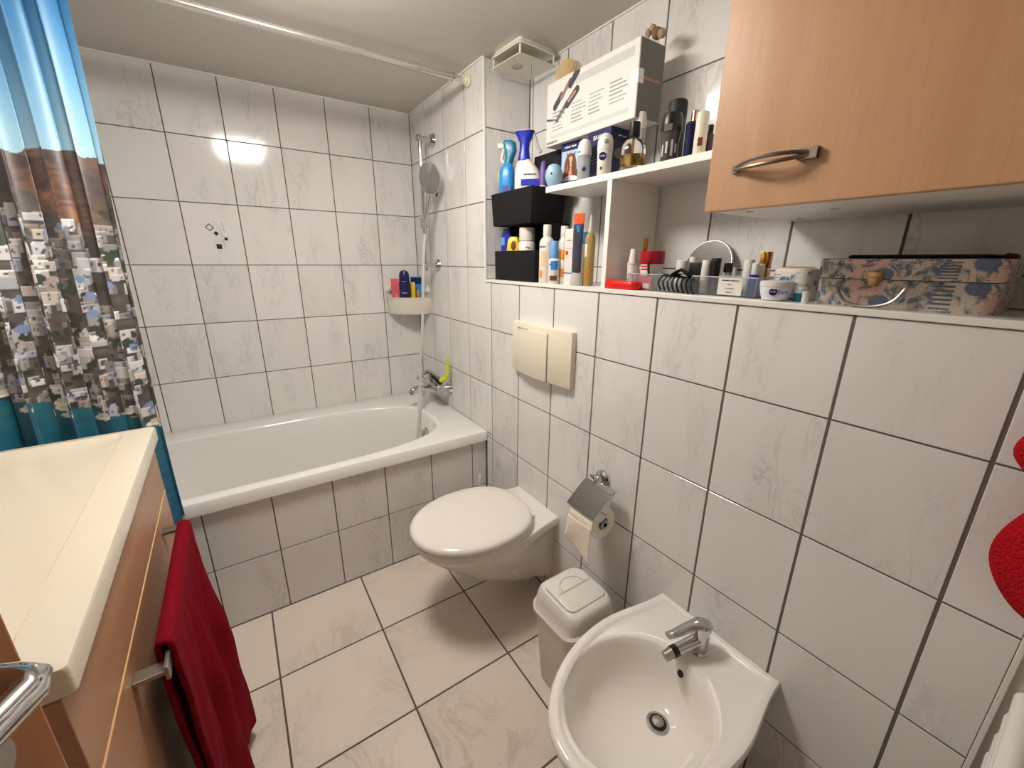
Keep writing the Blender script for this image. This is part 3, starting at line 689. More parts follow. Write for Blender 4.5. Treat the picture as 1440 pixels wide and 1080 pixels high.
# dark red towel over the rail handle
NYT, NP = 70, 90
y0t, y1t = -1.520, -1.115
Pt = np.zeros((NYT, NP, 3)); xr_ = -1.1125+0.033; zt = 0.6585
for i in range(NYT):
    s = i/(NYT-1)
    for j in range(NP):
        t = j/(NP-1)
        if t < 0.28:
            d = (0.28-t)/0.28; z = zt-0.50*d; xo = -0.010-0.003*math.sin(9*s+5*d)+0.010*smooth(d*1.5)
        elif t < 0.34:
            a = (t-0.28)/0.06*PI; z = zt+0.010*math.sin(a); xo = -0.010*math.cos(a)
        else:
            d = (t-0.34)/0.66; z = zt-0.60*d
            fold = math.sin(17*s+0.6+1.3*d)+0.5*math.sin(31*s+2+0.8*d)
            xo = 0.010+0.004*d+0.017*smooth(d*1.8)*(0.9+fold*0.85)+0.008*d*math.sin(4*d+6*s)+0.0035*math.sin(47*s+9*d)*smooth(d*6)
            xo = 0.010+(xo-0.010)*(0.12+0.88*smooth(s*5))
        spread = 1+0.10*max(0, t-0.34)
        yy = (y0t+y1t)/2+(s-0.5)*(y1t-y0t)*spread
        Pt[i, j] = (xr_+xo, yy+0.004*math.sin(30*t), z+0.012*math.sin(5*s)*(max(0, t-.34)))
def sheet_obj(name, P, m, parent=None, thick=0.006, sub=0):
    ny_, nx_ = P.shape[:2]; idx = np.arange(ny_*nx_).reshape(ny_, nx_)
    q_ = np.stack([idx[:-1, :-1], idx[:-1, 1:], idx[1:, 1:], idx[1:, :-1]], -1).reshape(-1, 4)
    me = bpy.data.meshes.new(name); me.from_pydata([tuple(p) for p in P.reshape(-1, 3)], [], [tuple(map(int, f)) for f in q_]); me.update()
    o = mk(name, me, m, parent, angle=80)
    if thick:
        md = o.modifiers.new('thickness', 'SOLIDIFY'); md.thickness = thick; md.offset = 0
    return o
tw = sheet_obj('towel', Pt, REDT, thick=0.009)
tag(tw, 'dark red terry towel draped over the vanity drawer rail', 'towel')

# ------------------------------------------------------------------ door leaf with lever
ang = math.radians(64.0)
door = struct(thing('door_1', 'brown wood veneer door standing ajar beside the vanity', 'door', (-1.06, -1.9036, 0.0), 0))
del door['category']; del door['label']
du = Vector((math.cos(ang), math.sin(ang), 0)); dn = Vector((math.sin(ang), -math.cos(ang), 0))
Md = Matrix(((du.x, dn.x, 0), (du.y, dn.y, 0), (0, 0, 1))).to_4x4()     # local x along the leaf to its free edge, local y out of the face
def dl(mb_): mb_.v = [tuple(Md @ Vector(p)) for p in mb_.v]; return mb_
dl(MB().box(-0.66, 0.0, -0.04, 0.0, 0.008, 1.97)).build('leaf', DOORW, door, bevel=0.002, smooth=False)
lv = dl(MB().cyl((-0.053, 0.0, 1.05), (-0.053, 0.010, 1.05), 0.026, 0.024, 24)).build('rosette', STEEL, door)
lm = MB().tube([(-0.053, 0.008, 1.05), (-0.053, 0.055, 1.05), (-0.055, 0.064, 1.05), (-0.062, 0.069, 1.05), (-0.175, 0.069, 1.05)], 0.0092, 16)
dl(lm).build('lever', CHROME, lv)
ky = dl(MB().cyl((-0.053, 0.0, 0.968), (-0.053, 0.008, 0.968), 0.026, 0.024, 24)).build('key_rosette', STEEL, door)
dl(MB().box(-0.056, -0.050, 0.0075, 0.0085, 0.958, 0.978)).build('keyhole', DARKM, ky)
tr = MB().box(DX0-0.06, DX0, YB, YB+0.012, 0, 1.985); tr.box(DX1, DX1+0.06, YB, YB+0.012, 0, 1.985)
struct(tr.build('trim_7', TRIMW, smooth=False))

# ------------------------------------------------------------------ wall-hung toilet
def dout(hb, hm, yc, L, z, yb=0.0, m=7, n=26, ex=2.0):
    """D outline against the wall: half width hb at the wall, hm at yc, tip at L (local -Y)"""
    R_ = []
    for k in range(m):
        s = k/m; R_.append((hb+(hm-hb)*smooth(s), -(yb+(yc-yb)*s)))
    for k in range(n+1):
        a = PI*k/n; c, s_ = math.cos(a), math.sin(a)
        R_.append((hm*math.copysign(abs(c)**(2/ex), c), -(yc+(L-yc)*abs(s_)**(2/ex))))
    for k in range(m-1, -1, -1):
        s = k/m; R_.append((-(hb+(hm-hb)*smooth(s)), -(yb+(yc-yb)*s)))
    return [(x, y, z) for x, y in R_]
toi = thing('toilet', 'white wall-hung toilet with closed lid', 'toilet', (-0.001, -1.152, 0.0), RZ)
MB().loft([dout(.098, .06, .06, .11, .085), dout(.104, .075, .08, .16, .088), dout(.106, .098, .11, .26, .13), dout(.108, .125, .15, .36, .20), dout(.111, .152, .19, .44, .275), dout(.116, .166, .21, .485, .318), dout(.134, .171, .21, .498, .334), dout(.136, .172, .21, .50, .345), dout(.136, .172, .21, .50, .362), dout(.133, .169, .21, .497, .368), dout(.126, .16, .21, .488, .370)]).build('bowl', CERAMIC, toi, angle=42)
def egg(sc, z, yc=-0.290, fl=0.228, bl=0.208, hw=0.183, N=64):
    out = []
    for k in range(N):
        a = 2*PI*k/N; c, s = math.cos(a), math.sin(a)
        if s <= 0: out.append((hw*sc*math.copysign(abs(c)**0.96, c), yc+fl*sc*s, z))
        else: out.append((hw*sc*math.copysign(abs(c)**(0.78), c), yc+bl*sc*math.copysign(abs(s)**0.82, s), z))
    return out
st_ = MB().loft([egg(.965, .3705), egg(.985, .373), egg(.99, .383), egg(.975, .387)]).build('seat', SEATP, toi)
MB().loft([egg(.975, .3885), egg(1.0, .391), egg(1.006, .398), egg(.998, .405), egg(.975, .4105), egg(.92, .4145), egg(.75, .418), egg(.4, .420)]).build('lid', SEATP, toi, angle=50)
hg = MB(); hg.cyl((-0.09, -0.098, .381), (0.09, -0.098, .381), 0.010, seg=12)
hg.build('hinge_bar', SEATP, toi)
for s in (-1, 1):
    MB().lathe([(0.016, .370), (0.016, .378), (0.012, .382)], 16, M=Matrix.Translation((s*0.075, -0.088, 0))).build('hinge_foot', SEATP, toi)
    MB().cyl((s*0.125, -0.20, .22), (s*0.139, -0.20, .223), 0.012, seg=14).build('fixing_cap', SEATP, toi)

# flush plate
fp = thing('flush_plate', 'cream plastic flush plate with one wide button above the toilet', 'flush plate', (-0.0005, -1.164, 0.981), RZ)
N_ = 14; W2, H2 = 0.168, 0.094
def fprof(w0, w1, th, bul, n=N_): return [(w0+(w1-w0)*k/n, -(th+bul*math.sin(PI*k/n))) for k in range(n+1)]
def slabc(z0, z1, x0, x1, th, bul, base=0.0):
    pr_ = [(x, y) for x, y in fprof(x0, x1, th, bul)]
    ring = lambda z, k: [(x*k, y*(1 if k == 1 else .93), z) for x, y in pr_]+[(x1*k, -base, z), (x0*k, -base, z)]
    return MB().loft([ring(z0, .985), ring(z0+0.004, 1), ring(z1-0.004, 1), ring(z1, .985)])
slabc(-H2, H2, -W2, W2, 0.020, 0.014).build('plate', CREAM, fp, angle=40)
bt_ = MB(); pr_ = [(-0.118+(0.060+0.118)*k/10, -(0.020+0.014*math.sin(PI*((-0.118+(0.178)*k/10)+W2)/(2*W2))+0.0035)) for k in range(11)]
ring = lambda z: [(x, y, z) for x, y in pr_]+[(0.060, -0.012, z), (-0.118, -0.012, z)]
bt_.loft([ring(-H2+0.001), ring(H2-0.020)]).build('flush_button', CREAM, fp, bevel=0.0012)
# shadow gap round the button: its shade put on as solid grey strips
gp = MB().box(0.0606, 0.0625, -0.0335, -0.01, -H2+.001, H2-0.0185); gp.box(-0.118, 0.0625, -0.0325, -0.01, H2-0.0198, H2-0.0182)
gp.build('button_gap_shade', GREYP, fp, smooth=False)

# toilet paper holder with roll
tp = thing('paper_holder', 'chrome toilet paper holder with hinged cover on the wall', 'paper holder', (-0.001, -1.4887, 0.622), RZ)
MB().lathe([(0.027, 0.0), (0.027, 0.006), (0.021, 0.011), (0.012, 0.014), (0.012, 0.034)], 28, M=Matrix.Translation((0, 0, 0.010)) @ Matrix.Rotation(PI/2, 4, 'X')).build('rosette', CHROME, tp)
MB().lathe([(0.014, 0.0), (0.014, 0.012), (0.009, 0.013)], 20, M=Matrix.Translation((0, -0.040, 0.022)) @ Matrix.Rotation(PI/2, 4, 'X')).build('knob', CHROME, tp)
MB().cyl((0, -0.030, 0.014), (0, -0.045, 0.021), 0.010).build('knob_neck', CHROME, tp)
cvp = [(-0.034, 0.016), (-0.044, 0.018), (-0.062, 0.010), (-0.085, -0.008), (-0.108, -0.028), (-0.128, -0.046)]
cvr = MB(); xs = (-0.024, 0.090)
crv = crom([(0, a, b) for a, b in cvp], 4)
R1 = [[(x, p[1], p[2]) for x in xs]+[(x, p[1]+0.0012, p[2]-0.0016) for x in xs[::-1]] for p in crv]
cvo = cvr.loft(R1).build('cover', CHROME, tp, angle=50)
MB().prism([(0, 0)]*0 or [(0.089, 0.024), (0.0905, 0.024), (0.0905, -0.045), (0.089, -0.045)], 0, 0.001)  # (profile kept simple)
sd = MB(); sp_ = [(p[1], p[2]) for p in crv[4:]]+[(-0.094, -0.066), (-0.078, -0.058), (-0.066, -0.03)]
sd.loft([[(0.089, a, b) for a, b in sp_], [(0.0905, a, b) for a, b in sp_]]).build('cover_side', CHROME, cvo, smooth=False)
MB().cyl((-0.02, -0.079, -0.078), (0.094, -0.079, -0.078), 0.007).build('roll_bar', CHROME, tp)
MB().lathe([(0.014, 0), (0.014, 0.003)], 20, M=Matrix.Translation((0.091, -0.079, -0.078)) @ Matrix.Rotation(PI/2, 4, 'Y')).build('bar_end', STEEL, tp)
MB().tube([(-0.012, -0.03, 0.0), (-0.022, -0.045, -0.01), (-0.024, -0.07, -0.05), (-0.022, -0.079, -0.078)], 0.005).build('roll_arm', CHROME, tp)
ro = thing('toilet_roll', 'cream toilet paper roll hanging with a folded paper end', 'toilet paper', (-0.080, -1.4887, 0.544), RZ)
rm = MB(); prof = [(0.0075, -0.012), (0.049, -0.012), (0.049, 0.086), (0.0185, 0.086), (0.018, 0.06), (0.0075, 0.06)]
rm.lathe(prof, 32, M=Matrix.Rotation(PI/2, 4, 'Y'), cap0=False, cap1=False).build('roll', PAPER, ro)
Pp = np.zeros((12, 16, 3))
for i in range(12):
    s = i/11
    for j in range(16):
        t = j/15; zend = -0.085-0.040*s
        z = 0.0+(zend)*t; Pp[i, j] = (-0.012+0.098*s-0.05*max(0, t-0.6)*(0.8-s), -0.0498-0.004*math.sin(3*t)-0.003*math.sin(4*s+3*t), z)
sheet_obj('paper_tail', Pp, PAPER, ro, thick=0.0012)

# waste bin
bn = thing('waste_bin', 'small white plastic swing-lid bin between toilet and bidet', 'bin', (-0.178, -1.572, 0.0), RZ)
def rwave(w, d, r, z, a):
    out = []
    for (x, y, zz) in rrect(w, d, r, 7, z):
        th = math.atan2(y, x); out.append((x, y, zz+a*math.cos(2*th+0.3)))
    return out
bb = MB().loft([rwave(.142, .142, .03, 0.0, 0), rwave(.148, .148, .032, .004, 0), rwave(.184, .180, .036, .268, 0.0), rwave(.186, .182, .036, .282, 0.012), rwave(.176, .172, .034, .284, 0.012)]).build('bin_body', WPLAST, bn, angle=45)
MB().loft([rwave(.196, .192, .038, .270, .012), rwave(.200, .196, .04, .274, .012), rwave(.200, .196, .04, .284, .012), rwave(.186, .184, .036, .290, .012), rwave(.180, .178, .036, .318, .006), rwave(.172, .170, .036, .338, .003), rwave(.158, .156, .034, .348, 0), rwave(.12, .12, .03, .352, 0)]).build('lid', WPLAST, bn, angle=40)
fl = MB()
pts_ = rrect(0.128, 0.142, 0.022, 5, 0)
fl.loft([[(x, y, .351) for x, y, _ in pts_], [(x, y, .3545-0.0+0.006*(1-(x/0.064)**2)) for x, y, _ in pts_], [(x*.94, y*.94, .3565+0.006*(1-(x*.94/0.064)**2)) for x, y, _ in pts_]]).build('swing_flap', WPLAST, bn, angle=50)
MB().tube([(-0.006-0.040*math.sin(a), 0.042*math.cos(a), .3630-0.006*((0.006+0.040*math.sin(a))/0.064)**2) for a in np.linspace(0, PI, 17)], 0.0013, 6).build('thumb_recess', WPLAST, bn)
MB().cyl((-0.004, -0.060, .3625), (-0.004, 0.060, .3625), 0.0012, seg=6).build('flap_crease', WPLAST, bn)


# bidet
def eout(cy, a, bF, bB, z, m=7, n=26):
    th = [math.radians(86-(86*k/m)) for k in range(m)]+[-PI*k/n for k in range(n+1)]+[-PI-math.radians(86*(k+1)/m) for k in range(m)]
    return [(a*math.cos(t_), cy+(bB if math.sin(t_) > 0 else bF)*math.sin(t_), z) for t_ in th]
bd = thing('bidet', 'white wall-hung bidet with small chrome tap', 'bidet', (-0.001, -1.900, 0.0), RZ)
MB().loft([dout(.105, .08, .08, .16, .12), dout(.112, .09, .1, .2, .125), dout(.125, .125, .14, .32, .19), dout(.142, .158, .17, .42, .27), dout(.154, .180, .2, .482, .335), dout(.158, .188, .21, .505, .366), dout(.158, .188, .21, .506, .378), dout(.156, .185, .21, .502, .384), dout(.150, .178, .21, .494, .3855), dout(.141, .169, .212, .485, .3850, .010), dout(.136, .164, .213, .480, .3815, .016), dout(.132, .161, .214, .476, .3795, .022),
           eout(-.278, .157, .192, .178, .3790), eout(-.284, .151, .181, .162, .3788), eout(-.285, .147, .177, .158, .3755), eout(-.285, .143, .172, .153, .362), eout(-.280, .134, .162, .146, .325), eout(-.268, .118, .146, .130, .288), eout(-.250, .090, .112, .098, .264), eout(-.226, .050, .062, .056, .2505), eout(-.214, .030, .032, .032, .2462)], cap0=True).build('basin', CERAMIC, bd, angle=48)
MB().lathe([(0.026, .2455), (0.026, .2495), (0.020, .2505), (0.019, .246), (0.0, .2455)][::1], 28, M=Matrix.Translation((0.008, -0.212, 0)), cap1=False).build('drain_ring', CHROME, bd)
MB().lathe([(0.0188, .2498), (0.018, .2502)], 24, M=Matrix.Translation((0.008, -0.212, 0))).build('drain_gap', INK, bd)
MB().lathe([(0.004, .244), (0.004, .252), (0.0135, .2525), (0.0135, .2545), (0.006, .256)], 24, M=Matrix.Translation((0.008, -0.212, 0))).build('plug', STEEL, bd)
q = Vector((0, -1, 0.25)).to_track_quat('Z', 'Y').to_matrix().to_4x4(); q.translation = Vector((0.002, -0.1345, 0.342))
MB().lathe([(0.0095, -0.002), (0.0095, 0.0008), (0.003, 0.001)], 18, sx=0.8, M=q).build('overflow_hole', INK, bd)
bf = thing('bidet_tap', 'chrome single-lever tap standing on the bidet rim', 'tap', (-0.072, -1.902, 0.3775), RZ)
MB().lathe([(0.025, 0), (0.025, 0.004), (0.0215, 0.007), (0.0205, 0.05), (0.022, 0.066), (0.020, 0.076), (0.010, 0.084)], 24).build('tap_body', CHROME, bf)
sp = MB().cyl((0, -0.008, 0.038), (-0.016, -0.070, 0.026), 0.0155, 0.0135, 18).build('spout', CHROME, bf)
MB().cyl((-0.016, -0.068, 0.0262), (-0.0195, -0.082, 0.0235), 0.0142, 0.0142, 18).build('collar', BLACKP, sp)
MB().cyl((-0.0192, -0.081, 0.0237), (-0.0245, -0.1005, 0.018), 0.013, 0.0115, 18).build('spray_nozzle', STEEL, sp)
lp = crom([(0.004, 0.012, 0.076), (0.0, -0.012, 0.088), (-0.012, -0.045, 0.082), (-0.024, -0.075, 0.072), (-0.03, -0.092, 0.071)], 5)
MB().tube(lp, 0.012, 12, flat=0.55, rads=[0.018-0.008*smooth(k/(len(lp)-1)) for k in range(len(lp))]).build('lever', CHROME, bf)
for k, (a, b) in enumerate((((0.062, -0.10, .20), (0.075, -0.06, -0.002)), ((0.085, -0.10, .20), (0.13, -0.05, -0.002)))):
    MB().tube(crom([a, ((a[0]+b[0])/2+0.005, (a[1]+b[1])/2, .1), b], 6), 0.006, 8).build('supply_hose', mat('dark_hose', (52, 44, 36), 0.4, metal=0.3), bd)
MB().tube(crom([(0, -0.19, .13), (0, -0.19, .07), (0, -0.14, .05), (0, -0.09, .08), (0, 0.0, .09)], 5), 0.016, 12).build('waste_trap', CHROME, bd)

# toilet brush between toilet and tub
tb = thing('toilet_brush', 'slim toilet brush behind the toilet beside the tub', 'toilet brush', (-0.089, -0.842, 0.0))
MB().lathe([(0.036, 0), (0.038, 0.004), (0.034, 0.15), (0.030, 0.15), (0.030, 0.146)], 22).build('holder', WPLAST, tb)
MB().lathe([(0.012, 0.146), (0.0045, 0.17), (0.0045, 0.30), (0.0085, 0.335), (0.0085, 0.352), (0.005, 0.366), (0.002, 0.368)], 14).build('handle', WPLAST, tb)

# ------------------------------------------------------------------ radiator, red mitt
rad = thing('towel_radiator', 'white tubular towel radiator on the entry wall', 'radiator', (-0.30, -2.345, 0.0))
for k in range(16):
    z = 0.701-0.04*k
    MB().cyl((-0.25, 0, z), (0.25, 0, z), 0.0125, seg=12).build('tube', TRIMW, rad)
for s in (-1, 1):
    MB().box(s*0.21-0.015, s*0.21+0.015, -0.036, -0.013, 0.07, 0.74).build('post', TRIMW, rad, bevel=0.004)
    MB().cyl((s*0.21, -0.036, 0.6), (s*0.21, -0.134, 0.6), 0.010).build('wall_mount', TRIMW, rad)
hk = thing('wall_hook', 'small chrome hook holding the red mitt', 'hook', (0.0035, -2.352, 1.19))
MB().box(-0.003, 0.0, -0.012, 0.012, -0.02, 0.014).build('back_plate', CHROME, hk, bevel=0.001)
MB().tube(crom([(-0.003, 0, 0.0), (-0.02, 0, -0.006), (-0.03, 0, 0.002), (-0.031, 0, 0.014)], 4), 0.004).build('prong', CHROME, hk)
mt = MB(); rg = []
for z, hw_, d_, cy_ in ((0.812, .012, .012, .0), (0.820, .040, .024, .005), (0.845, .060, .034, .010), (0.885, .078, .038, .012), (0.925, .078, .036, .011), (0.965, .068, .030, .006), (0.995, .060, .022, .0), (1.012, .070, .024, .004), (1.04, .104, .030, .006), (1.075, .104, .032, .0), (1.12, .075, .028, -.003), (1.155, .04, .02, .0), (1.17, .012, .01, 0)):
    rr = []
    for k in range(32):
        a = 2*PI*k/32; w_ = 1+0.03*math.sin(5*a+20*z)+0.02*math.sin(9*a+33*z)
        rr.append((d_*w_*math.cos(a)-0.040, cy_+hw_*w_*math.sin(a), z-1.0))
    rg.append(rr)
mo = mt.loft(rg).build('wash_mitt', REDM, None, angle=180, loc=(0.0, -2.352, 1.0))
mo.modifiers.new('rounding', 'SUBSURF').render_levels = 2
tag(mo, 'bright red fluffy wash mitt hanging on the wall hook', 'wash mitt')

# ------------------------------------------------------------------ wall cabinet and white shelf
cab = thing('wall_cabinet', 'beech fronted white wall cabinet with bowed handle', 'cabinet', (0.208, -2.10, 1.383), RZ)
CH = 0.60; CD = 0.338; CWD = 0.60; tk = 0.016
cbm = MB().box(-CWD/2, CWD/2, -CD+.02, 0, 0, tk); cbm.box(-CWD/2, CWD/2, -CD+.02, 0, CH-tk, CH); cbm.box(-CWD/2, -CWD/2+tk, -CD+.02, 0, tk, CH-tk); cbm.box(CWD/2-tk, CWD/2, -CD+.02, 0, tk, CH-tk); cbm.box(-CWD/2+tk, CWD/2-tk, -0.008, 0, tk, CH-tk)
cbo = cbm.build('carcass', WBOARD, cab, smooth=False)
for x_, y_ in ((-0.25, -0.27), (-0.25, -0.06), (-0.14, -0.2)):
    MB().lathe([(0.007, -0.0012), (0.007, 0.0)], 14, M=Matrix.Translation((x_, y_, 0))).build('screw_cap', LGREY, cbo)
cdo = MB().box(-CWD/2, CWD/2, -CD, -CD+.018, -0.002, CH).build('door', BEECH, cab, bevel=0.0015, smooth=False)
ch_ = MB(); hx0, hx1, hzc = -0.252, -0.130, 0.063
for dz in (-0.0055, 0.0055):
    pts = [(hx0+(hx1-hx0)*k/14, -CD-0.003-0.024*math.sin(PI*k/14)**0.8, hzc+dz*math.sin(PI*k/14)**0.6+0.004*(k/14)) for k in range(15)]
    ch_.tube(pts, 0.0032, 8)
ch_.box(hx1-0.020, hx1+0.006, -CD-0.010, -CD, hzc-0.004, hzc+0.012); ch_.box(hx0-0.002, hx0+0.010, -CD-0.007, -CD, hzc-0.006, hzc+0.006)
ch_.build('bow_handle', PEWTER, cdo, bevel=0.0)

SZ = 1.5205
ws = thing('wall_shelf', 'white board shelf on an upright standing on the ledge', 'shelf', (0.105, -1.424, ZL), RZ)
MB().box(-0.280, 0.374, -0.101, 0.100, 0.2855, 0.303).build('shelf_board', WBOARD, ws, bevel=0.001, smooth=False)
MB().box(-0.009, 0.008, -0.100, 0.100, 0.0, 0.2855).build('upright', WBOARD, ws, bevel=0.001, smooth=False)

# ------------------------------------------------------------------ ceiling extractor vent with cord
vt = thing('air_vent', 'ivory square ceiling air vent in the recess corner', 'air vent', (0.100, -0.872, 0.0), math.radians(4))
VP = 1.9525
MB().loft([rrect(.150, .150, .01, 4, ZC-0.0008), rrect(.150, .150, .012, 4, ZC-0.004), rrect(.160, .160, .014, 4, 1.994), rrect(.172, .172, .014, 4, 1.986), rrect(.168, .168, .012, 4, 1.983), rrect(.12, .12, .02, 4, 1.988)]).build('vent_base', IVORY, vt, angle=40)
pl = rrbox(MB(), .166, .166, .003, .004, .0008, VP).build('cover_plate', IVORY, vt, smooth=False)
for sx in (-1, 1):
    for sy in (-1, 1):
        MB().cyl((sx*.076, sy*.076, VP-0.001), (sx*.076, sy*.076, 1.986), 0.0035, seg=10).build('spacer_post', IVORY, vt)
MB().lathe([(0.021, VP), (0.021, VP-0.0015), (0.017, VP-0.0022), (0.017, VP-0.0005), (0.004, VP-0.0005)], 24, M=Matrix.Translation((-0.026, 0.004, 0))).build('round_inset', LGREY, pl)
p = hit(747.5, 90, 2, VP)
cdm = MB().cyl((0, 0, -0.24), (0, 0, 0), 0.0009, seg=6)
tag(cdm.build('pull_cord', GREYP, None, loc=(p[0], p[1], VP)), 'thin grey cord hanging from the ceiling air vent', 'cord')

# ================================================================== things on the ledge and the shelf
def spot(u0, u1, vt, x, zb):
    """pixel span on a plane at depth x -> y, width, height above zb"""
    uc = (u0+u1)/2; p = hit(uc, vt, 0, x); w = abs(hit(u1, vt, 0, x)[1]-hit(u0, vt, 0, x)[1])
    return p[1], w*math.cos(math.atan2(p[1]-CAM[1], x-CAM[0]))/0.86, p[2]-zb
def at(name, label, cat, u0, u1, vt, x, zb, group=None, rz=None, sink=0.0):
    y, w, h = spot(u0, u1, vt, x, zb)
    if rz is None: rz = RZ+0.75*math.atan2(y-CAM[1], x-CAM[0])     # bottles stand with their labels turned into the room
    t = thing(name, label, cat, (x, y, zb), rz, group)
    return t, w, h
def lathe(t, name, prof, m, sx=1, sy=1, seg=24, **k): return MB().lathe(prof, seg, sx, sy).build(name, m, t, **k)

# ---- two black felt bins, stacked
def felt_bin(name, label, y0, y1, x0, x1, z0, z1, taper, side_z=None):
    t = thing(name, label, 'storage bin', ((x0+x1)/2, (y0+y1)/2, z0), RZ)
    w = abs(y1-y0); d = x1-x0; h = z1-z0; th = 0.004; b = taper
    o = [(-w/2, -d/2), (w/2, -d/2), (w/2, d/2), (-w/2, d/2)]
    def ring(k, z, i=0): return [((x*k)-math.copysign(i, x), y*(k*.5+.5)-math.copysign(i, y), z) for x, y in o]
    MB().loft([ring(b, 0), ring(1, h), ring(1, h, th), ring(b, th*1.5, th)]).build('bin_shell', FELT, t, bevel=0.0012, angle=30)
    if side_z:
        up = side_z-z0
        for s in (-1, 1):
            MB().box(s*(w/2-0.003)-0.003, s*(w/2-0.003)+0.003, -0.01, d/2, h-0.01, up).build('side_wall', FELT, t)
        MB().box(-w/2, w/2, d/2-0.006, d/2, h-0.01, up).build('back_wall', FELT, t)
    return t
felt_bin('storage_bin', 'black felt bin standing on the tiled ledge', -0.815, -1.084, 0.012, 0.165, ZL+0.0005, 1.328, 0.985, 1.421)
UBZ = 1.4215
felt_bin('storage_bin', 'black felt bin stacked above another bin, holding spray bottles', -0.790, -1.060, 0.012, 0.165, UBZ, 1.5385, 0.93)

# spray bottles standing in the upper bin
BZ = UBZ+0.007
t, w, h = at('spray_bottle', 'white spray bottle with royal blue trigger head', 'spray bottle', 724, 764, 183, 0.062, BZ)
w = 0.098
rr_ = lambda w_, d_, z, cx=0: rrect(w_, d_, min(w_, d_)*0.42, 5, z, cx)
H0 = h
MB().loft([rr_(.094, .05, 0), rr_(.098, .054, .004), rr_(.098, .054, H0*.50), rr_(.086, .050, H0*.58, -.004), rr_(.060, .044, H0*.655, -.012), rr_(.042, .038, H0*.695, -.016)]).build('bottle_body', WPLAST, t)
MB().loft([rr_(.048, .042, H0*.675, -.016), rr_(.044, .038, H0*.70, -.016), rr_(.034, .034, H0*.80, -.015), rr_(.036, .034, H0*.87, -.014), rr_(.066, .040, H0*.965, -.014), rr_(.070, .042, H0*.985, -.014)]).build('trigger_head', ROYAL, t)
MB().lathe([(.034, H0*.984), (.032, H0*.997), (.012, H0)], 24, 1.02, .64, M=Matrix.Translation((-.014, 0, 0))).build('top_cap', LGREY, t)
MB().tube(crom([(.014, 0, H0*.965), (.024, 0, H0*.90), (.032, 0, H0*.82), (.044, 0, H0*.76)], 4), .006, 8).build('trigger', LGREY, t)
MB().box(-.02, .046, -.0278, -.027, H0*.40, H0*.47).build('blue_band', ROYAL, t); text('#######', .012, INK, t, (.013, -.0279, H0*.52), sx=1.0)
t, w, h = at('spray_bottle', 'blue spray bottle with teal and white trigger head', 'spray bottle', 702, 725, 198, 0.052, BZ)
H0 = h
MB().loft([rr_(.056, .046, 0), rr_(.060, .05, .004), rr_(.060, .05, H0*.58), rr_(.052, .044, H0*.68), rr_(.03, .03, H0*.74, .004)]).build('bottle_body', SKY, t)
MB().loft([rr_(.034, .03, H0*.73, .004), rr_(.032, .03, H0*.80, .010), rr_(.046, .03, H0*.88, .014), rr_(.050, .03, H0*.97, .008), rr_(.034, .024, H0, .004)]).build('trigger_head', TEAL, t)
MB().lathe([(.010, 0), (.0115, .004), (.0115, .022), (.009, .026)], 14, M=Matrix.Translation((-.010, 0, H0*.94)) @ Matrix.Rotation(-PI/2, 4, 'Y')).build('nozzle', WPLAST, t)
MB().tube(crom([(-.012, 0, H0*.92), (-.016, 0, H0*.86), (-.022, 0, H0*.79), (-.012, 0, H0*.745)], 4), .006, 8).build('trigger', WPLAST, t)
plate(MB(), .034, .06, .004, H0*.36, -.0252).build('label_print', mat('indigo_label', (60, 70, 150), 0.4), t)
MB().box(-.0325, -.0285, -.012, .012, H0*.52, H0*.64).build('lime_tag', LIME, t, bevel=.001)
t, w, h = at('scrub_bottle', 'purple rounded bottle tucked behind the white spray bottle', 'bottle', 760, 769, 226, 0.084, BZ)
lathe(t, 'bottle_body', [(.012, 0), (.0135, .004), (.0135, h*.6), (.0125, h*.85), (.008, h*.97), (.003, h)], PURPLE)
lathe(t, 'neck_band', [(.0138, h*.55), (.0138, h*.6)], WPLAST)
# things in the lower bin
LB = ZL+0.008
t, w, h = at('chip_bag', 'shiny blue foil bag in the lower black bin', 'bag', 706, 720, 322, 0.060, LB, rz=RZ)
MB().loft([rrect(.05, .03, .012, 4, 0), rrect(.054, .034, .012, 4, h*.5), rrect(.058, .02, .006, 4, h*.85), rrect(.05, .003, .001, 4, h)]).build('bag_body', ROYAL, t); plate(MB(), .03, .03, -.012, h*.75, -.013).build('flash_print', LIGHTB, t)
t, w, h = at('sponge_pack', 'yellow wrapped pack in the lower black bin', 'pack', 716, 729, 333, 0.050, LB)
MB().loft([rrect(.052, .03, .012, 4, 0), rrect(.054, .032, .014, 4, h*.7), rrect(.046, .026, .012, 4, h*.92), rrect(.028, .016, .007, 4, h)]).build('pack_body', YELLOW, t); MB().lathe([(.013, 0), (.011, .001)], 14, .8, 1.5, M=Matrix.Translation((.003, -.0152, h*.78)) @ Matrix.Rotation(PI/2, 4, 'X')).build('picture_print', BROWN, t)
t, w, h = at('lotion_bottle', 'plain white capped bottle in the lower black bin', 'bottle', 733, 750, 320, 0.06, LB)
lathe(t, 'bottle_body', [(.030, 0), (.032, .004), (.032, h*.70), (.027, h*.74)], WPLAST); lathe(t, 'cap', [(.029, h*.745), (.0295, h*.76), (.0295, h*.985), (.027, h)], WPLAST); text('#####', .012, GREYINK, t, (.006, -.0324, h*.62), sx=1, bend=.032)

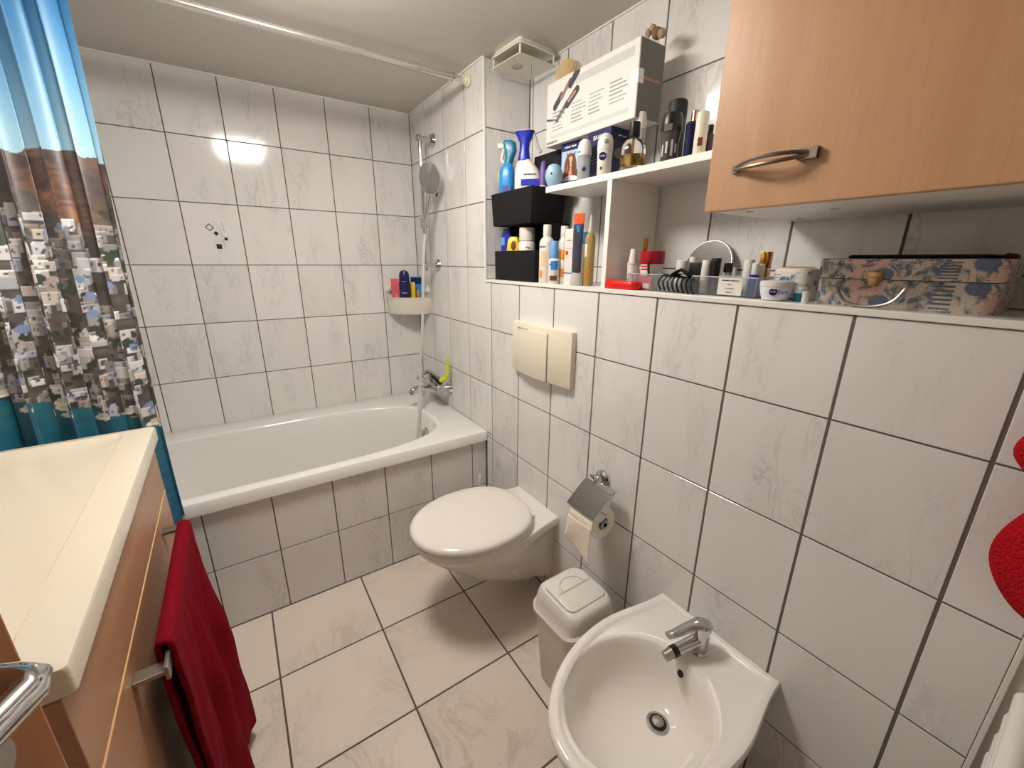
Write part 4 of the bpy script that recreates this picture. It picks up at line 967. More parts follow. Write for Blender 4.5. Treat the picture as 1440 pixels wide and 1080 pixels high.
# row of toiletries between the bins and the upright
def body_cap(t, w, h, hb, neck, hc0, capw, bm, cm_, shoulder=0.10):
    r = w/2
    lathe(t, 'bottle_body', [(r*.94, 0), (r, .003), (r, hb*h), (r*.86, (hb+shoulder*.5)*h), (neck, (hb+shoulder)*h), (neck, hc0*h+.002)], bm)
    lathe(t, 'cap', [(capw, hc0*h), (capw*1.03, hc0*h+.002), (capw, h-.002), (capw*.9, h)], cm_)
t, w, h = at('lotion_bottle', 'tall white lotion bottle with orange printed label on the ledge', 'bottle', 759, 781, 316, 0.032, ZL)
w *= .82; body_cap(t, w, h, .70, w*.26, .83, w*.27, WPLAST, WPLAST)
MB().__class__; wrap(MB(), w/2, h*.30, h*.56, -34, 8).build('picture_print', mat('peach_label', (238, 196, 140), .5), t); text('#######', .010, INK, t, (-.006, -w/2-.0006, h*.63), bend=w/2)
wrap(MB(), w/2, h*.10, h*.22, -50, -22).build('orange_corner', ORANGE, t)
t, w, h = at('dropper_bottle', 'small white bottle with light blue cap on the ledge', 'bottle', 772, 788, 339, 0.022, ZL)
w *= .85; body_cap(t, w, h, .56, w*.32, .60, w*.34, WPLAST, LIGHTB, .04)
wrap(MB(), w/2, h*.34, h*.54, -20, 60).build('blue_label', SKY, t); wrap(MB(), w/2, h*.08, h*.20, -30, 50).build('brown_label', BROWN, t); text('##', .010, ROYAL, t, (-.006, -w/2-.0006, h*.46))
t, w, h = at('lotion_bottle', 'white lotion bottle standing behind the light blue capped bottle', 'bottle', 785, 804, 318, 0.095, ZL)
w *= .82; body_cap(t, w, h, .70, w*.3, .82, w*.3, WPLAST, WPLAST); wrap(MB(), w/2, h*.3, h*.6, -20, 40).build('label_print', mat('beige_label', (222, 206, 176), .5), t)
t, w, h = at('baby_oil', 'small white bottle with orange cap and orange label', 'bottle', 787, 797, 351, 0.050, ZL)
w *= .9; body_cap(t, w, h, .62, w*.4, .72, w*.44, WPLAST, ORANGE, .05); wrap(MB(), w/2, h*.2, h*.45, -60, 60).build('label_print', ORANGE, t)
t, w, h = at('medicine_box', 'narrow upright white carton with red cross print', 'box', 797, 812, 322, 0.028, ZL, rz=RZ+0.12)
w *= .85
MB().box(-w/2, w/2, -.012, .012, 0, h).build('carton', CARD, t, bevel=.0006, smooth=False)
plate(MB(), w*.3, .012, -w*.2, h*.58, -.0121).build('red_mark', REDP, t); text('#########', .009, ROYAL, t, (0, -.0124, h*.22)); text('#####', .007, INK, t, (.002, -.0124, h*.80)); plate(MB(), w*.7, .0012, 0, h*.66, -.0121).build('rule_line', GREYINK, t); plate(MB(), w*.7, .0012, 0, h*.50, -.0121).build('rule_line', GREYINK, t)
t, w, h = at('toothpaste_tube', 'dark grey toothpaste tube with orange crimp standing on its cap', 'tube', 808, 822, 300, 0.016, ZL)
w *= .95
lathe(t, 'flip_cap', [(.017, 0), (.018, .003), (.016, h*.16), (.012, h*.2)], LGREY, sx=1.1, sy=.7)
tbm = MB().loft([rrect(.026, .022, .010, 4, h*.19), rrect(.026, .020, .009, 4, h*.35), rrect(w*.82, .016, .007, 4, h*.62), rrect(w*.95, .008, .003, 4, h*.86)]); tbm.build('tube_body', mat('slate_tube', (62, 62, 78), .35), t)
MB().loft([rrect(w*.95, .0082, .003, 4, h*.855), rrect(w*1.05, .002, .0008, 4, h)]).build('crimp_end', mat('red_orange_plastic', (236, 92, 44), .4), t)
wrap(MB(), .0105, h*.62, h*.84, -40, 40, sx=.9, sy=.55).build('stripe_print', SKY, t)
t, w, h = at('cream_tube', 'thin white tube with sky blue cap near the upright', 'tube', 817, 826, 326, 0.095, ZL)
lathe(t, 'tube_body', [(.013, 0), (.014, .003), (.014, h*.78)], WPLAST); lathe(t, 'cap', [(.0145, h*.775), (.0145, h*.98), (.012, h)], SKY)
t, w, h = at('oil_bottle', 'clear nozzle bottle half full of golden oil beside the upright', 'bottle', 824, 840, 302, 0.046, ZL)
r = w*.42
lathe(t, 'bottle_body', [(r*.94, 0), (r, .003), (r, h*.68), (r*.7, h*.74), (r*.5, h*.76)], OIL)
lathe(t, 'nozzle', [(r*.55, h*.755), (r*.58, h*.80), (r*.34, h*.84), (.0022, h*.985), (.0012, h)], mat('translucent_nozzle', (226, 214, 190), .3, trans=.3))
wrap(MB(), r, h*.42, h*.60, -50, -15).build('white_label', CARD, t); wrap(MB(), r, h*.08, h*.24, -40, 30).build('amber_label', mat('amber_label', (176, 120, 50), .5), t)

# ---- on the white shelf
t, w, h = at('sound_egg', 'pale blue egg-shaped gadget at the end of the shelf', 'gadget', 767, 792, 231, 0.028, SZ, rz=RZ+0.25)
r = w*.42
lathe(t, 'shell', [(r*.5, 0), (r*.8, h*.12), (r, h*.42), (r*.95, h*.70), (r*.68, h*.93), (r*.3, h)], PALEB)
q = Vector((-1, -.45, .05)).normalized(); Mq = q.to_track_quat('Z', 'Y').to_matrix().to_4x4(); Mq.translation = q*r*.93+Vector((0, 0, h*.5))
MB().lathe([(r*.45, 0), (r*.42, .0022), (r*.36, .0012), (r*.1, .001)], 20, M=Mq).build('speaker_hole', GREYP, t)
q = Vector((.35, -1, .05)).normalized(); Mq = q.to_track_quat('Z', 'Y').to_matrix().to_4x4(); Mq.translation = q*r*.985+Vector((0, 0, h*.52)); MB().lathe([(.0035, 0), (.003, .001)], 12, M=Mq).build('button', INK, t)
BOXZ = 1.6545
y0_, y1_ = hit(752, 220, 0, .105)[1], hit(787, 220, 0, .105)[1]
BBZ = 1.5387
t = thing('black_box', 'black cardboard cube on the bin rim under the styler box', 'box', (.145, (y0_+y1_)/2, BBZ), RZ)
MB().box(-abs(y1_-y0_)/2, abs(y1_-y0_)/2, -.04, .05, 0, BOXZ-BBZ-.018).build('box_base', mat('black_card', (20, 19, 19), .5), t, bevel=.0008, smooth=False); MB().box(-abs(y1_-y0_)/2-.001, abs(y1_-y0_)/2+.001, -.041, .051, BOXZ-BBZ-.04, BOXZ-BBZ).build('box_lid', MATS['black_card'], t, bevel=.0008, smooth=False)
# portrait carton
yA, yB = hit(790, 220, 0, .075)[1], hit(815, 220, 0, .075)[1]; hP = BOXZ-SZ-.0006; wP = abs(yA-yB)
t = thing('epilator_box', 'navy carton with a portrait of a long haired woman', 'box', (.075, (yA+yB)/2, SZ), RZ+0.10)
MB().box(-wP/2, wP/2, 0, .035, 0, hP).build('carton', mat('navy_card', (34, 34, 82), .4), t, bevel=.0008, smooth=False)
c = Canvas(wP*.88, hP*.66, .0007, (170, 196, 222)); cw, chh = c.w, c.h
c.ell(cw*.52, chh*.42, cw*.36, chh*.5, (120, 70, 42)); c.ell(cw*.40, chh*.16, cw*.30, chh*.3, (140, 84, 50)); c.ell(cw*.70, chh*.20, cw*.24, chh*.28, (104, 60, 36)); c.ell(cw*.53, chh*.56, cw*.19, chh*.24, (226, 168, 132)); c.rect(cw*.44, cw*.62, chh*.14, chh*.36, (214, 156, 122))
c.ell(cw*.40, chh*.62, cw*.07, chh*.32, (110, 62, 38), rot=.2); c.ell(cw*.68, chh*.6, cw*.07, chh*.34, (96, 54, 34), rot=-.15); c.ell(cw*.46, chh*.60, cw*.03, chh*.012, (60, 40, 34)); c.ell(cw*.60, chh*.60, cw*.03, chh*.012, (60, 40, 34)); c.ell(cw*.53, chh*.44, cw*.06, chh*.016, (190, 90, 84)); c.ell(cw*.53, chh*.05, cw*.4, chh*.12, (232, 226, 222))
Pg = np.stack([c.X-cw/2, np.full_like(c.X, -.0005), c.Y], -1); painted('portrait_print', Pg, c.im, attr_mat('printed_card', .45), t, loc=(0, 0, hP*.16))
text('##### ####', .0125, WINK, t, (0, -.0006, hP*.90), sx=.75); text('####', .008, WINK, t, (.004, -.0006, hP*.07))
# navy product carton
yA, yB = hit(826, 220, 0, .06)[1], hit(857, 220, 0, .06)[1]; wP = abs(yA-yB); dP = hit(889, 215, 1, yB)[0]-.06
t = thing('shaver_box', 'navy carton printed with white brand lettering on the shelf', 'box', (.06, (yA+yB)/2, SZ), RZ)
hP = BOXZ-SZ
MB().box(-wP/2, wP/2, 0, dP, 0, hP).build('carton', MATS['navy_card'], t, bevel=.0008, smooth=False)
text('BRAUN', .017, WINK, t, (0.002, -.0006, hP*.86), sx=.9)
for k in range(5): plate(MB(), wP*.4, .0016, -wP*.12, hP*(.62-.06*k), -.0003).build('text_line', GREYINK, t, smooth=False)
text('#### ####', .009, WINK, t, (wP/2+.0006, dP*.5, hP*.86), (PI/2, 0, PI/2), sx=.8)
MB().lathe([(.02, 0), (.018, .0008)], 18, .8, 1.5, M=Matrix.Translation((wP/2, dP*.5, hP*.52)) @ Matrix.Rotation(PI/2, 4, 'Y')).build('device_print', GREYP, t)
# roll-ons
t, w, h = at('deodorant', 'clear roll-on deodorant with white dome cap before the portrait carton', 'deodorant', 813, 833, 196, 0.026, SZ)
r = w*.42
lathe(t, 'bottle_body', [(r*.8, 0), (r*.9, .003), (r*.92, h*.45), (r, h*.6)], mat('frosted_clear', (214, 218, 222), .2, trans=.5)); lathe(t, 'cap', [(r*1.02, h*.6), (r*1.04, h*.62), (r*1.0, h*.80), (r*.78, h*.94), (r*.35, h)], WPLAST)
MB().lathe([(.006, 0), (.005, .0006)], 14, M=Matrix.Translation((.004, -r*.93, h*.26)) @ Matrix.Rotation(PI/2, 4, 'X')).build('round_logo', NAVY, t); wrap(MB(), r*1.04, h*.66, h*.70, -70, -20, r1=r*1.03).build('blue_mark', SKY, t)
t, w, h = at('deodorant', 'white roll-on deodorant with round navy logo before the navy carton', 'deodorant', 841, 864, 188, 0.022, SZ)
r = w*.41
lathe(t, 'bottle_body', [(r*.84, 0), (r*.92, .003), (r*.96, h*.4), (r, h*.585)], WPLAST); lathe(t, 'cap', [(r*1.02, h*.59), (r*1.04, h*.61), (r*1.0, h*.82), (r*.78, h*.95), (r*.35, h)], WPLAST)
d_ = MB().lathe([(.0105, 0), (.0095, .0008)], 20, M=Matrix.Translation((-.002, -r*.965, h*.44)) @ Matrix.Rotation(PI/2, 4, 'X')).build('round_logo', NAVY, t); text('NIVEA', .0062, WINK, d_, (-.002, -r*.965-.0012, h*.44), sx=.9)
MB().lathe([(.006, 0), (.005, .0006)], 14, M=Matrix.Translation((.006, -r*.99, h*.78)) @ Matrix.Rotation(PI/2, 4, 'X')).build('cap_mark', GREYP, t); plate(MB(), .007, .008, -.004, h*.16, -r*.90).build('small_mark', BROWN, t)
# perfume
t, w, h = at('perfume_bottle', 'round shouldered clear perfume bottle with black cap, half full', 'perfume', 875, 912, 172, 0.040, SZ)
r = w*.43
gl = lathe(t, 'glass_bottle', [(r*.86, 0), (r, .005), (r, h*.44), (r*.93, h*.54), (r*.68, h*.64), (r*.30, h*.68), (r*.30, h*.72)], GLASS, sy=.72, seg=32)
lathe(t, 'liquid', [(r*.78, .012), (r*.90, .016), (r*.90, h*.34)], AMBER, sy=.68, seg=32); lathe(t, 'dip_tube', [(.0028, .016), (.0028, h*.68)], GOLD, seg=8)
lathe(t, 'cap', [(r*.42, h*.70), (r*.43, h*.71), (r*.42, h*.985), (r*.38, h)], BLACKP)
t, w, h = at('roller_stick', 'slim white capped stick behind the perfume bottle', 'stick', 894, 911, 157, 0.085, SZ)
r = w*.4
lathe(t, 'tube_body', [(r*.95, 0), (r, .003), (r, h*.72)], LGREY); lathe(t, 'cap', [(r*1.03, h*.72), (r*1.03, h*.9), (r*.8, h*.985), (r*.4, h)], WPLAST)
# black deodorants
t, w, h = at('deodorant', 'black roll-on deodorant with patterned clear base on the shelf', 'deodorant', 932, 962, 158, 0.028, SZ)
r = w*.42
lathe(t, 'bottle_body', [(r*.8, 0), (r*.86, .003), (r*.80, h*.25), (r*.92, h*.5), (r, h*.62)], mat('black_white_print', (70, 72, 70), .25)); lathe(t, 'cap', [(r*1.02, h*.60), (r*1.05, h*.64), (r*1.03, h*.85), (r*.85, h*.97), (r*.4, h)], BLACKP)
for k, a in enumerate((-50, -20, 14, 40)): wrap(MB(), r*.86, h*(.10+.06*(k % 2)), h*(.34+.05*(k % 3)), a, a+14, n=4, r1=r*.86).build('pale_mark', LGREY, t)
plate(MB(), .018, .014, -.004, h*.66, -r*1.04).build('silver_label', STEEL, t)
t, w, h = at('spray_can', 'tall matte black spray can behind the black roll-on', 'spray can', 940, 969, 142, 0.075, SZ)
r = w*.40
lathe(t, 'can', [(r*.95, 0), (r, .003), (r, h*.72)], BLACKP); lathe(t, 'cap', [(r*1.02, h*.725), (r*1.02, h*.96), (r*.9, h)], mat('matte_black', (30, 30, 32), .6))
t, w, h = at('perfume_bottle', 'dark navy glass perfume bottle with rose gold cap', 'perfume', 966, 988, 172, 0.045, SZ)
MB().loft([rrect(w*.8, .03, .008, 5, 0), rrect(w*.86, .034, .009, 5, .003), rrect(w*.86, .034, .009, 5, h*.93), rrect(w*.7, .026, .008, 5, h)]).build('glass_bottle', NAVYG, t); lathe(t, 'cap', [(.009, h*.995), (.009, h*1.28), (.0075, h*1.3)], ROSE)
t, w, h = at('lip_stick_tube', 'cream coloured stick tube at the cabinet end of the shelf', 'stick', 979, 1000, 158, 0.018, SZ)
r = w*.38
lathe(t, 'tube_body', [(r*.97, 0), (r, .002), (r, h*.62)], CREAM); lathe(t, 'cap', [(r*.985, h*.62), (r*.985, h*.985), (r*.9, h)], CREAM); plate(MB(), .010, .016, .002, h*.28, -r-.0002).build('copper_print', ROSE, t)
t, w, h = at('small_flacon', 'small dark flacon against the cabinet side on the shelf', 'perfume', 996, 1003, 176, 0.055, SZ)
lathe(t, 'flacon_body', [(.008, 0), (.0095, .003), (.0095, h*.7), (.006, h*.76)], mat('plum_glass', (52, 22, 34), .1, coat=.4)); lathe(t, 'cap', [(.007, h*.76), (.007, h*.98), (.006, h)], DARKM)

# styler box lying on the cartons
yA, yB = hit(769, 160, 0, .058)[1], hit(897, 110, 0, .058)[1]; BW = abs(yA-yB); BH = 1.834-BOXZ
t = thing('styler_box', 'long white hair styler box lying across the cartons on the shelf', 'box', (.058, (yA+yB)/2, BOXZ+.0003), RZ)
MB().box(-BW/2, BW/2, .0006, .098, 0, BH).build('carton', CARD, t, bevel=.001, smooth=False)
c = Canvas(BW-.002, BH-.002, .0012, (214, 211, 205)); cw, chh = c.w, c.h
c.rect(cw*.36, cw*.96, chh*.80, chh*.92, (190, 187, 182)); c.rect(cw*.06, cw*.94, chh*.10, chh*.16, (198, 195, 190))
for (x0, y0, x1, y1) in ((.10, .52, .20, .66), (.20, .66, .33, .78)):
    pass
c.line(cw*.11, chh*.60, cw*.19, chh*.74, .020, (64, 66, 78)); c.line(cw*.19, chh*.70, cw*.29, chh*.90, .014, (148, 112, 104)); c.line(cw*.30, chh*.84, cw*.38, chh*.985, .022, (58, 60, 70)); c.line(cw*.14, chh*.38, cw*.27, chh*.60, .014, (92, 84, 88)); c.line(cw*.27, chh*.56, cw*.38, chh*.72, .022, (66, 62, 68)); c.line(cw*.28, chh*.60, cw*.36, chh*.70, .007, (190, 140, 128)); c.line(cw*.0, chh*.44, cw*.14, chh*.385, .006, (80, 74, 80))
for colx in (.08, .32, .52, .74):
    for k in range(6):
        yy = chh*(.50-.055*k)+(.30*(colx-.08))*chh*.35; L = cw*rng.uniform(.11, .18)
        if colx*cw+L < cw*.95: c.rect(cw*colx, cw*colx+L, yy, yy+chh*.018, (140, 137, 132))
Pg = np.stack([c.X-cw/2, np.full_like(c.X, 0.0), c.Y+.001], -1); painted('front_print', Pg, c.im, attr_mat('printed_card', .45), t)
text('########', .016, GREYP, t, (-BW*.42, -.0004, BH*.055), (PI/2, PI, 0), sx=.8)
MB().box(BW/2, BW/2+.0008, .004, .096, .002, BH-.002).build('side_print', mat('grey_card', (112, 110, 104), .55), t, smooth=False)
text('########', .016, mat('copper_ink', (206, 140, 116), .5), t, (BW/2+.0011, .055, BH*.52), (PI/2, 0, PI/2))
MB().box(BW/2-.022, BW/2+.0012, -.0008, .020, BH*.44, BH*.62).build('seal_sticker', mat('clear_seal', (236, 236, 234), .3), t, smooth=False)
MB().box(-BW/2-.006, -BW/2, .012, .014, BH*.05, BH*.96).build('open_flap', mat('grey_card', (112, 110, 104)), t, smooth=False)
# brush on the styler box
STZ = BOXZ+.0003+BH
p = hit(798, 100, 0, .110)
t = thing('nail_brush', 'pale wooden bristle brush on top of the styler box', 'brush', (.110, p[1], STZ), RZ-0.1)
hB = hit(798, 86, 0, .110)[2]-STZ
MB().loft([rrect(.10, .036, .017, 6, 0), rrect(.108, .042, .02, 6, .006), rrect(.108, .042, .02, 6, .016), rrect(.10, .036, .017, 6, .020)]).build('wood_back', mat('pale_wood', (206, 176, 128), .55), t)
bm_ = MB()
for i in range(15):
    for j in range(4):
        x_ = -.043+.0062*i; y_ = -.0125+.0083*j; bm_.cyl((x_, y_, .018), (x_*1.12, y_*1.25, .022+(max(.03, hB)-.022)*math.sqrt(max(.05, 1-(x_/.05)**2))), .0015, .0019, 5)
bm_.build('bristles', mat('straw_bristle', (214, 190, 140), .8), t, smooth=False)
p = hit(921, 50, 0, .135)
t = thing('dried_flowers', 'small bunch of dried seed heads on the styler box', 'dried flowers', (.130, p[1], STZ), RZ)
ht = hit(921, 36, 0, .13)[2]-STZ
DRY = mat('dried_stalk', (176, 150, 120), .9, bump=.6, bscale=300)
for k, (dx, dz, rr__) in enumerate(((-.018, .8, .010), (-.004, .95, .008), (.012, .55, .015), (.026, .45, .012))):
    MB().tube(crom([(dx*.3+.004, .002*k, .002), (dx*.7, 0, ht*dz*.5), (dx, 0, ht*dz)], 3), .0014, 6).build('stem', DRY, t)
    sm = MB(); sm.lathe([(.002, -rr__), (rr__*.8, -rr__*.5), (rr__, 0), (rr__*.75, rr__*.6), (.002, rr__)], 9, M=Matrix.Translation((dx, 0, max(ht*dz, rr__+.001))) @ Matrix.Rotation(k, 4, 'X')); sm.build('seed_head', DRY if k != 2 else mat('dark_dried', (122, 96, 74), .9), t)
    MB().add([(dx, 0, ht*dz*.8), (dx-.010, -.004, ht*dz), (dx-.004, -.003, ht*dz+.012), (dx+.003, 0, ht*dz*.9)], [(0, 1, 2, 3)]).build('petal', DRY, t)

# ---- right-hand part of the ledge
yA, yB = hit(852, 400, 0, .018)[1], hit(897, 400, 0, .018)[1]; w = abs(yA-yB)
t = thing('red_case', 'glossy red oval case lying on the ledge beside the upright', 'case', (.024, (yA+yB)/2, ZL), RZ)
MB().loft([rrect(w*.92, .034, .016, 6, 0), rrect(w, .042, .02, 6, .004), rrect(w, .042, .02, 6, .011)]).build('case_base', REDP, t); MB().loft([rrect(w*1.0, .042, .02, 6, .0115), rrect(w*.99, .041, .02, 6, .018), rrect(w*.9, .034, .016, 6, .0225)]).build('case_lid', REDP, t)
# clear tray
TX0, TX1 = .036, .135; TY0, TY1 = -1.487, -1.838; TH = .042
t = thing('acrylic_tray', 'clear acrylic tray holding make-up on the ledge', 'tray', ((TX0+TX1)/2, (TY0+TY1)/2, ZL), RZ)
tw_, td_ = abs(TY1-TY0), TX1-TX0
MB().box(-tw_/2, tw_/2, -td_/2, td_/2, 0, .002).build('tray_floor', ACRYL, t, smooth=False)
for nm, bx_ in (('tray_wall', (-tw_/2, tw_/2, -td_/2, -td_/2+.002)), ('tray_wall', (-tw_/2, tw_/2, td_/2-.002, td_/2)), ('tray_wall', (-tw_/2, -tw_/2+.002, -td_/2+.002, td_/2-.002)), ('tray_wall', (tw_/2-.002, tw_/2, -td_/2+.002, td_/2-.002)), ('divider', (-.095, -.0935, -td_/2+.002, td_/2-.002)), ('divider', (.02, .0215, -td_/2+.002, td_/2-.002))):
    MB().box(bx_[0], bx_[1], bx_[2], bx_[3], .002, TH if nm == 'tray_wall' else TH*.86).build(nm, ACRYL, t, smooth=False)
rimm = MB()
for a, b in (((-tw_/2, -td_/2), (tw_/2, -td_/2)), ((-tw_/2, td_/2), (tw_/2, td_/2)), ((-tw_/2, -td_/2), (-tw_/2, td_/2)), ((tw_/2, -td_/2), (tw_/2, td_/2))): rimm.cyl((*a, TH), (*b, TH), .0017, seg=6)
rimm.build('tray_rim', mat('acrylic_edge', (214, 214, 212), .2, trans=.4), t)
yA, yB = hit(1009, 405, 0, TX0-.001)[1], hit(1043, 405, 0, TX0-.001)[1]
zc0, zc1 = hit(1026, 415, 0, TX0)[2], hit(1026, 391, 0, TX0)[2]; lc = (yA+yB)/2
pc = plate(MB(), abs(yA-yB), zc1-zc0, -(lc-(TY0+TY1)/2), (zc0+zc1)/2-ZL, -td_/2-.0002).build('price_card', CARD, t, smooth=False)
for k, (tx, sz) in enumerate((('######## #########', .0058), ('##### #', .0045), ('### #######', .0045), ('#### #', .006))):
    text(tx, sz, INK, pc, (-(lc-(TY0+TY1)/2), -td_/2-.0011, (zc0+zc1)/2-ZL+.013-.0085*k), sx=.72)
TZ = ZL+.0022
IN = 'make-up in the acrylic tray'
t, w, h = at('paper_cups', 'white plastic cup stack between the upright and the tray', 'cups', 884, 899, 350, 0.062, ZL)
r = w*.42
lathe(t, 'outer_cup', [(r*.8, 0), (r, h*.62), (r*1.08, h*.63), (r*1.08, h*.66)], WPLAST); lathe(t, 'inner_cup', [(r*.85, h*.66), (r*.6, h*.98), (r*.56, h)], WPLAST)
t, w, h = at('flacon', 'gold flacon behind the red lidded jar', 'perfume', 903, 912, 335, 0.165, ZL)
MB().loft([rrect(.024, .018, .005, 4, 0), rrect(.026, .02, .006, 4, .003), rrect(.026, .02, .006, 4, h*.72), rrect(.014, .012, .004, 4, h*.76)]).build('flacon_body', GOLD, t); lathe(t, 'cap', [(.009, h*.76), (.0095, h*.77), (.0095, h*.985), (.008, h)], GOLD)
t, w, h = at('cream_jar', 'white jar with wide dark red lid in the tray', 'jar', 902, 935, 353, 0.078, TZ)
r = w*.45
lathe(t, 'jar_body', [(r*.55, 0), (r*.78, .004), (r*.9, h*.45), (r*.94, h*.66)], WPLAST, seg=32); lathe(t, 'lid', [(r*1.0, h*.665), (r*1.02, h*.68), (r*1.02, h*.985), (r*.97, h)], CRIMSON, seg=32)
wrap(MB(), r*.9, h*.50, h*.62, -58, -8, r1=r*.93).build('red_label', REDP, t); text('##########', .0075, WINK, t, (-r*.5, -r*.84, h*.56), (PI/2, 0, -.55), sx=.8)
t, w, h = at('pink_sachet', 'pink sachet standing in the left bay of the tray', 'sachet', 896, 920, 388, 0.042, TZ, rz=RZ)
MB().loft([rrect(.045, .008, .003, 3, 0), rrect(.048, .010, .004, 3, .012), rrect(.045, .003, .001, 3, .036)]).build('sachet_body', PINK, t); plate(MB(), .02, .012, .008, .010, -.0052).build('label_print', CARD, t)
t, w, h = at('eye_pencil', 'short black pencil leaning before the red lidded jar', 'pencil', 915, 922, 369, .046, TZ)
MB().cyl((-.004, 0, .004), (-.013, .006, h), .0034, seg=10).build('pencil_body', BLACKP, t); MB().cyl((-.0028, -.0008, 0), (-.0042, .0001, .005), .0008, .0034, seg=10).build('pencil_tip', BROWN, t)
# claw clip hung on the tray front
yA, yB = hit(928, 390, 0, .022)[1], hit(978, 395, 0, .022)[1]
t = thing('hair_claw', 'black claw hair clip clamped over the front of the tray', 'hair clip', (.026, (yA+yB)/2, ZL+.022), RZ)
cw = abs(yA-yB)
sp_m = MB()
for k in range(8):
    x_ = -cw*.46+cw*.92*k/7; dz = -.006*k/7
    MB().tube(crom([(x_*.75+.003, .006, .020+dz), (x_*.9, -.006, .018+dz), (x_, -.013, .002+dz), (x_*1.0+.006, -.009, -.016+dz)], 4), .0024, 6).build('tooth', BLACKP, t)
MB().tube([(-cw*.36, .007, .021), (0, .0075, .0215), (cw*.36, .007, .015)], .0035, 8).build('spine', BLACKP, t)
for s in (-1, 1):
    MB().lathe([(.004, -.003), (.017, -.001), (.018, .001), (.006, .004)], 20, 1.0, .62, M=Matrix.Translation((.004+s*.012, .004, .028)) @ Matrix.Rotation(s*.5, 4, 'Y')).build('grip', BLACKP, t)
# round mirror against the wall
p = hit(992, 372, 0, .175); rM = (hit(992, 338, 0, .19)[2]-ZL)/2/math.cos(.24)
t = thing('round_mirror', 'round hand mirror leaning on the recess wall behind the tray', 'mirror', (.170, p[1], ZL), RZ)
Mm = Matrix.Translation((0, rM*math.sin(.24), rM*math.cos(.24)+.001)) @ Matrix.Rotation(PI/2-.24, 4, 'X')
MB().lathe([(rM*.985, -.003), (rM, -.0015), (rM, .0015), (rM*.97, .003)], 48, M=Mm).build('frame', STEEL, t); MB().lathe([(rM*.955, .0031), (rM*.95, .0034)], 48, M=Mm).build('glass', MIRROR, t)
# small make-up in the tray
def pot(name, label, cat, u0, u1, vt, x, body, cap, split=.55, wide=.44, capw=1.0):
    t, w, h = at(name, label, cat, u0, u1, vt, x, TZ); r = w*wide
    lathe(t, 'pot_body', [(r*.95, 0), (r, .002), (r, h*split)], body); lathe(t, 'cap', [(r*capw, h*split), (r*capw*1.02, h*split+.001), (r*capw, h*.98), (r*capw*.92, h)], cap); return t
pot('cream_pot', 'short white pot beside the claw clip in the tray', 'pot', 952, 970, 366, .075, WPLAST, WPLAST)
pot('powder_bottle', 'white bottle with rounded cap behind the black square pot', 'bottle', 970, 981, 361, .110, WPLAST, WPLAST, .6)
t, w, h = at('square_pot', 'black square pot in the middle of the tray', 'pot', 973, 990, 369, .065, TZ, rz=RZ+.1)
MB().box(-w*.45, w*.45, -.012, .012, 0, h*.5).build('pot_body', BLACKP, t, bevel=.001); MB().box(-w*.46, w*.46, -.0125, .0125, h*.51, h).build('cap', BLACKP, t, bevel=.001)
pot('concealer', 'white cylinder stick right of the black square pot', 'stick', 988, 1001, 366, .058, WPLAST, WPLAST, .6)
pot('mascara', 'black cylinder with pale top in the tray', 'mascara', 1001, 1015, 363, .062, BLACKP, mat('matte_black', (30, 30, 32), .6), .9)
pot('nail_polish', 'tiny clear nail polish with black cap in the tray', 'nail polish', 1019, 1031, 370, .085, ACRYL, BLACKP, .7)
pot('nail_polish', 'tiny silver nail polish beside the black capped one', 'nail polish', 1030, 1038, 376, .060, STEEL, LGREY, .6, .42, .6)
t, w, h = at('hand_cream', 'plain white tube leaning at the right end of the tray', 'tube', 1047, 1063, 365, .070, TZ)
lathe(t, 'tube_body', [(w*.40, 0), (w*.42, .002), (w*.42, h*.97), (w*.38, h)], WPLAST); lathe(t, 'foot_band', [(w*.43, .004), (w*.43, .012)], LGREY)
pot('eye_drops', 'small blue bottle with white cap at the right end of the tray', 'bottle', 1057, 1071, 370, .055, ROYAL, WPLAST, .66, .42, .8)
pot('lip_balm', 'cream coloured stick cap next to the gold lipstick', 'stick', 1066, 1077, 371, .100, CREAM, CREAM, .7)
t, w, h = at('lipstick', 'gold ridged lipstick case standing at the tray end', 'lipstick', 1072, 1087, 354, .118, TZ, rz=RZ+.1)
MB().box(-w*.42, w*.42, -.010, .010, 0, h*.62).build('case_base', GOLD, t, bevel=.001); MB().box(-w*.40, w*.0, -.0095, .0095, h*.625, h).build('cap_face', GOLD, t, bevel=.001); MB().box(w*.0, w*.40, -.0095, .0095, h*.625, h).build('cap_side', mat('bronze_metal', (150, 92, 40), .25, metal=1.0), t, bevel=.001)

# cream bowl jar, patterned pouch, teal jar
t, w, h = at('cream_jar', 'white cream jar with round navy logo on the ledge edge', 'jar', 1070, 1117, 395, 0.032, ZL)
r = w*.44
lathe(t, 'jar_body', [(r*.66, 0), (r*.78, .002), (r*.92, h*.35), (r, h*.66), (r*1.0, h*.70)], mat('pale_blue_white', (226, 232, 240), .25), seg=36); lathe(t, 'lid', [(r*1.0, h*.705), (r*1.02, h*.72), (r*1.02, h*.96), (r*.97, h)], WPLAST, seg=36)
d_ = MB().lathe([(.0075, 0), (.007, .0008)], 20, M=Matrix.Translation((-.001, -r*.975, h*.48)) @ Matrix.Rotation(PI/2-.12, 4, 'X')).build('round_logo', NAVY, t); text('NIVEA', .0044, WINK, d_, (-.001, -r*.975-.0014, h*.48), sx=.9); text('Care', .011, ROYAL, t, (.015, -r*.86, h*.46), (PI/2, 0, .55), sx=.9)
yA, yB = hit(1083, 395, 0, .075)[1], hit(1139, 395, 0, .075)[1]; w = abs(yA-yB); h = hit(1110, 377, 0, .075)[2]-ZL
